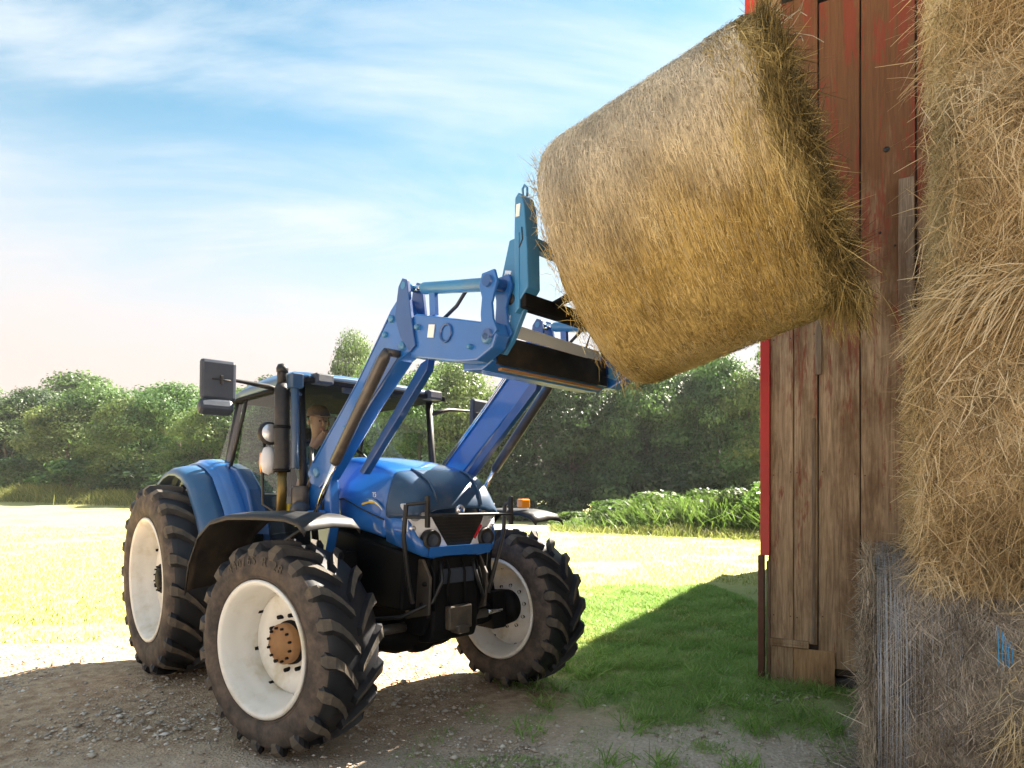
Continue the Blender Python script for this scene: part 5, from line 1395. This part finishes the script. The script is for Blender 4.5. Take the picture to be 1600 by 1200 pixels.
# undergrowth at the foot of the wood
BUSHP = [crown_mesh('foliage', 2.2, 1.5, 2600, .105, .0, 60 + k, 26) for k in range(3)]
for m_ in BUSHP: m_.materials.append(WEED)
def bush(px, Y, h, wpx, label, mtl=None, k=0):
    X = px_world(px, Y); g = float(gz(X, Y)); o = empty('bush', (X, Y, g - .05), random.uniform(0, 6)); tag(o, label, 'bush', 'undergrowth below the wood')
    c = bpy.data.objects.new('foliage', BUSHP[k % 3]); COL.objects.link(c); c.parent = o; s_ = wpx / 961.35 * Y / 2 / 1.6; c.scale = (s_, s_, h / 2.2)
    if mtl: c.material_slots[0].link = 'OBJECT'; c.material_slots[0].material = mtl
for i, (px, Y, h, w, lab, m_) in enumerate([
    (900, 33.5, .9, 90, 'low green weeds at the left end of the bank', None), (960, 32, 1.5, 110, 'leafy green weeds on the bank, second clump from the left', None), (1030, 30.5, 1.9, 120, 'broad green weed clump in the middle of the bank', None),
    (1095, 29, 2.0, 110, 'bright weed clump left of the barn', None), (1150, 27.5, 2.0, 90, 'tall yellowish weed clump next to the barn trim', LEAF_B), (1200, 26.5, 2.3, 90, 'tall weed clump half behind the barn corner', None),
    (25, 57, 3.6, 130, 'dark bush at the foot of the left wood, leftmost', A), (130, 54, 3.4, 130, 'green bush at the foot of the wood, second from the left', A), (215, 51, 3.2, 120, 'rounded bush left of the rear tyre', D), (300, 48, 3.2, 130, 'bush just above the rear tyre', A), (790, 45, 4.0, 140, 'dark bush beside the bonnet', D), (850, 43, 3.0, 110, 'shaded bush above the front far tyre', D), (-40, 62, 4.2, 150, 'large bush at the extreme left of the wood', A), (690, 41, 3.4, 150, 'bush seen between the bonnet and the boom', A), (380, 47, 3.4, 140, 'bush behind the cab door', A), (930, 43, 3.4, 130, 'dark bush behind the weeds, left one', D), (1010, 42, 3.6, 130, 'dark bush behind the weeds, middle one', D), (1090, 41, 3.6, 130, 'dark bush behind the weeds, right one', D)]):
    bush(px, Y, h, w, lab, m_, i)

# tall dry grass at the edge of the field
DRY = leaf_mat('dry_grass', (.12, .13, .03), (.26, .23, .07), (.44, .39, .17), .4)
FIELDG = leaf_mat('field_grass', (.16, .18, .04), (.30, .30, .10), (.48, .44, .20), .4)
GRASS = leaf_mat('yard_grass', (.18, .33, .065), (.32, .55, .15), (.50, .64, .26), .45)
def blades(name, X, Y, h, w, tone, m, label, cat='grass', z0=None, lean=.35):
    n = len(X); P = np.stack([X, Y, gz(X, Y) - .01 if z0 is None else z0], 1)
    a = rng.uniform(0, 6.283, n); B_ = np.stack([np.cos(a), np.sin(a), -np.full(n, .25)], 1)
    D_ = np.stack([np.zeros(n), np.zeros(n), np.ones(n)], 1) + B_ * np.abs(rng.normal(0, lean, n))[:, None]
    me = ribbons(name, P, D_, B_, h, w, rng.uniform(.1, .7, n), np.clip(tone, 0, 1))
    return tag(link_mesh(name, me, m), label, cat, kind='stuff')
n = 20000
px = rng.uniform(-60, 420, n); Y = 56.5 - (px / 420) * 11 + rng.normal(0, 1.6, n) - 3.0; X = px_world(px, Y)
blades('tall_grass', X, Y, rng.uniform(.3, 1.25, n) * (.5 + vnoise(np.stack([X, Y, X * 0], 1), .35)), rng.uniform(.02, .05, n), rng.random(n), DRY, 'tall dry yellow grass along the foot of the left wood')
n = 9000
px = rng.uniform(860, 1230, n); Y = 32.6 - (px - 860) / 340 * 6.5 + rng.normal(0, 1.1, n) - 1.2; X = px_world(px, Y)
blades('bank_grass', X, Y, rng.uniform(.12, .5, n) * (.5 + vnoise(np.stack([X, Y, X * 0], 1), .8)), rng.uniform(.015, .035, n), rng.random(n), DRY, 'dry grass fringe below the weed bank on the right')
n = 22000
px = rng.uniform(870, 1235, n); Y = 33.0 - (px - 870) / 340 * 6.0 + rng.normal(0, 1.0, n); X = px_world(px, Y)
hw = .35 + 1.3 * sm((px - 860) / 170) * (.55 + .8 * vnoise(np.stack([X, Y, X * 0], 1), .7, 3))
blades('bank_weeds', X, Y, hw * rng.uniform(.6, 1.15, n), rng.uniform(.03, .075, n), np.clip(rng.normal(.5, .25, n), 0, 1), WEED, 'tall green weeds growing on the bank beside the barn', lean=.45)
n = 80000
Y = 6.6 + 24 * rng.random(n) ** 2.0; px = rng.uniform(-40, 1240, n); X = px_world(px, Y)
P3 = np.stack([X, Y, X * 0], 1); dens = vnoise(P3, .55) * .6 + vnoise(P3, 2.4, 4) * .4
inbarn = ((X - BC.x) * W_.x + (Y - BC.y) * W_.y > -.05)
dirt_ = (Y < 8.2 + .12 * X) & (X < .3)
keep = (dens > .36) & ~inbarn & ~(dirt_ & (rng.random(n) < .85))
X, Y = X[keep], Y[keep]; n = len(X)
blades('field_grass', X, Y, rng.uniform(.02, .06, n) * (1 + .03 * Y), rng.uniform(.004, .009, n) * (1 + .04 * Y), rng.random(n), FIELDG, 'short pale grass of the sunlit field behind the tractor')
# green grass between the tractor and the barn
n = 230000
X = rng.uniform(-1.4, 3.6, n); Y = 2.95 + 8.0 * rng.random(n) ** 1.35
P3 = np.stack([X, Y, X * 0], 1); big = vnoise(P3, .9, 3); fine = vnoise(P3, 4.2, 8)
edge = sm((Y - (4.0 - .25 * (X - .5)) + (big - .5) * 1.5) / .9) * sm((X + .35 + (big - .5) * 1.2 - .25 * (Y - 5)) / .9)
patch = (fine > .60) * sm((X + .8) / .8) * .6
d_ = np.clip(edge * (.12 + 1.1 * fine) + patch * (1 - edge), 0, 1)
tb_ = (X - BC.x) * W_.x + (Y - BC.y) * W_.y; nb_ = -((X - BC.x) * U_.x + (Y - BC.y) * U_.y)
ok = (rng.random(n) < d_) & ~((tb_ > -.03) & (nb_ < .02)) & ~((tb_ > .7) & (nb_ < 2.6))
X, Y, fine, edge = X[ok], Y[ok], fine[ok], edge[ok]; n = len(X)
hh = rng.uniform(.02, .055, n) * (.5 + 1.1 * fine) * (.55 + .75 * edge) * (1 + .05 * (Y - 4))
blades('yard_grass', X, Y, hh, rng.uniform(.0028, .0055, n) * (1 + .08 * (Y - 4)), np.clip(rng.normal(.5, .24, n) + (fine - .5) * .9, 0, 1), GRASS, 'green grass growing between the tractor and the barn', lean=.75)
# coarser tufts and broad weed leaves
n = 3200
cx_ = rng.uniform(-.2, 2.6, 60); cy_ = rng.uniform(3.4, 6.6, 60); k = rng.integers(0, 60, n)
X = cx_[k] + rng.normal(0, .05, n); Y = cy_[k] + rng.normal(0, .05, n)
tb_ = (X - BC.x) * W_.x + (Y - BC.y) * W_.y; nb_ = -((X - BC.x) * U_.x + (Y - BC.y) * U_.y)
ok = ~((tb_ > -.03) & (nb_ < .03)); X, Y = X[ok], Y[ok]; n = len(X)
blades('grass_tufts', X, Y, rng.uniform(.05, .15, n), rng.uniform(.004, .010, n), rng.random(n), GRASS, 'coarse grass tufts in the yard by the barn', lean=.7)

# gravel: loose stones on the yard
n = 42000
Y = 2.75 + 4.2 * rng.random(n) ** 1.5; X = rng.uniform(-1, 1, n) * .98 * Y; 
P3 = np.stack([X, Y, X * 0], 1); keep = (rng.random(n) < np.clip(.25 + 1.3 * (vnoise(P3, 1.4, 5) - .35), .08, 1)) & (X < 2.4) & ~((X > .2) & (Y > 4.9))
X, Y = X[keep], Y[keep]; n = len(X)
sz = np.exp(rng.normal(math.log(.0082), .46, n)); base_o = np.array([(1, 0, 0), (-1, 0, 0), (0, 1, 0), (0, -1, 0), (0, 0, .7), (0, 0, -.7)], float)
rot = rng.uniform(0, 6.28, n); jit = 1 + rng.normal(0, .22, (n, 6, 3)); V = base_o[None] * jit * sz[:, None, None] * np.stack([rng.uniform(.8, 1.5, n), np.ones(n), rng.uniform(.6, 1, n)], 1)[:, None]
c_, s_ = np.cos(rot)[:, None], np.sin(rot)[:, None]
V = np.stack([V[..., 0] * c_ - V[..., 1] * s_ + X[:, None], V[..., 0] * s_ + V[..., 1] * c_ + Y[:, None], V[..., 2] + (sz * .25)[:, None] - .004], -1).reshape(-1, 3)
tri = np.array([(0, 2, 4), (2, 1, 4), (1, 3, 4), (3, 0, 4), (2, 0, 5), (1, 2, 5), (3, 1, 5), (0, 3, 5)])
F = (np.arange(n)[:, None, None] * 6 + tri[None]).reshape(-1, 3)
STONE = hay_mat('gravel_stone', (.30, .25, .20), (.56, .48, .385), (.80, .74, .65), 0.0)
tag(link_mesh('gravel', np_mesh('gravel', V, F, {'tone': np.repeat(np.clip(rng.normal(.5, .25, n), 0, 1), 6)}), STONE), 'loose grey gravel scattered over the yard', 'gravel', kind='stuff')


# ------------------------------------------------------------------ thin summer haze between the camera and the wood
hzb = MB(); hzb.box((-40, 60, 13.5), (420, 260, 30))
hm = bpy.data.materials.new('thin_summer_haze'); hm.use_nodes = True; hm.node_tree.nodes.clear()
ho = N(hm.node_tree, 'ShaderNodeOutputMaterial'); hp = N(hm.node_tree, 'ShaderNodeVolumePrincipled')
hp.inputs['Color'].default_value = (.95, .97, 1.0, 1); hp.inputs['Density'].default_value = .00035; hp.inputs['Anisotropy'].default_value = .2
hm.node_tree.links.new(hp.outputs[0], ho.inputs['Volume'])
tag(hzb.build('haze', hm), 'thin pale summer haze over the field', 'haze', kind='stuff')
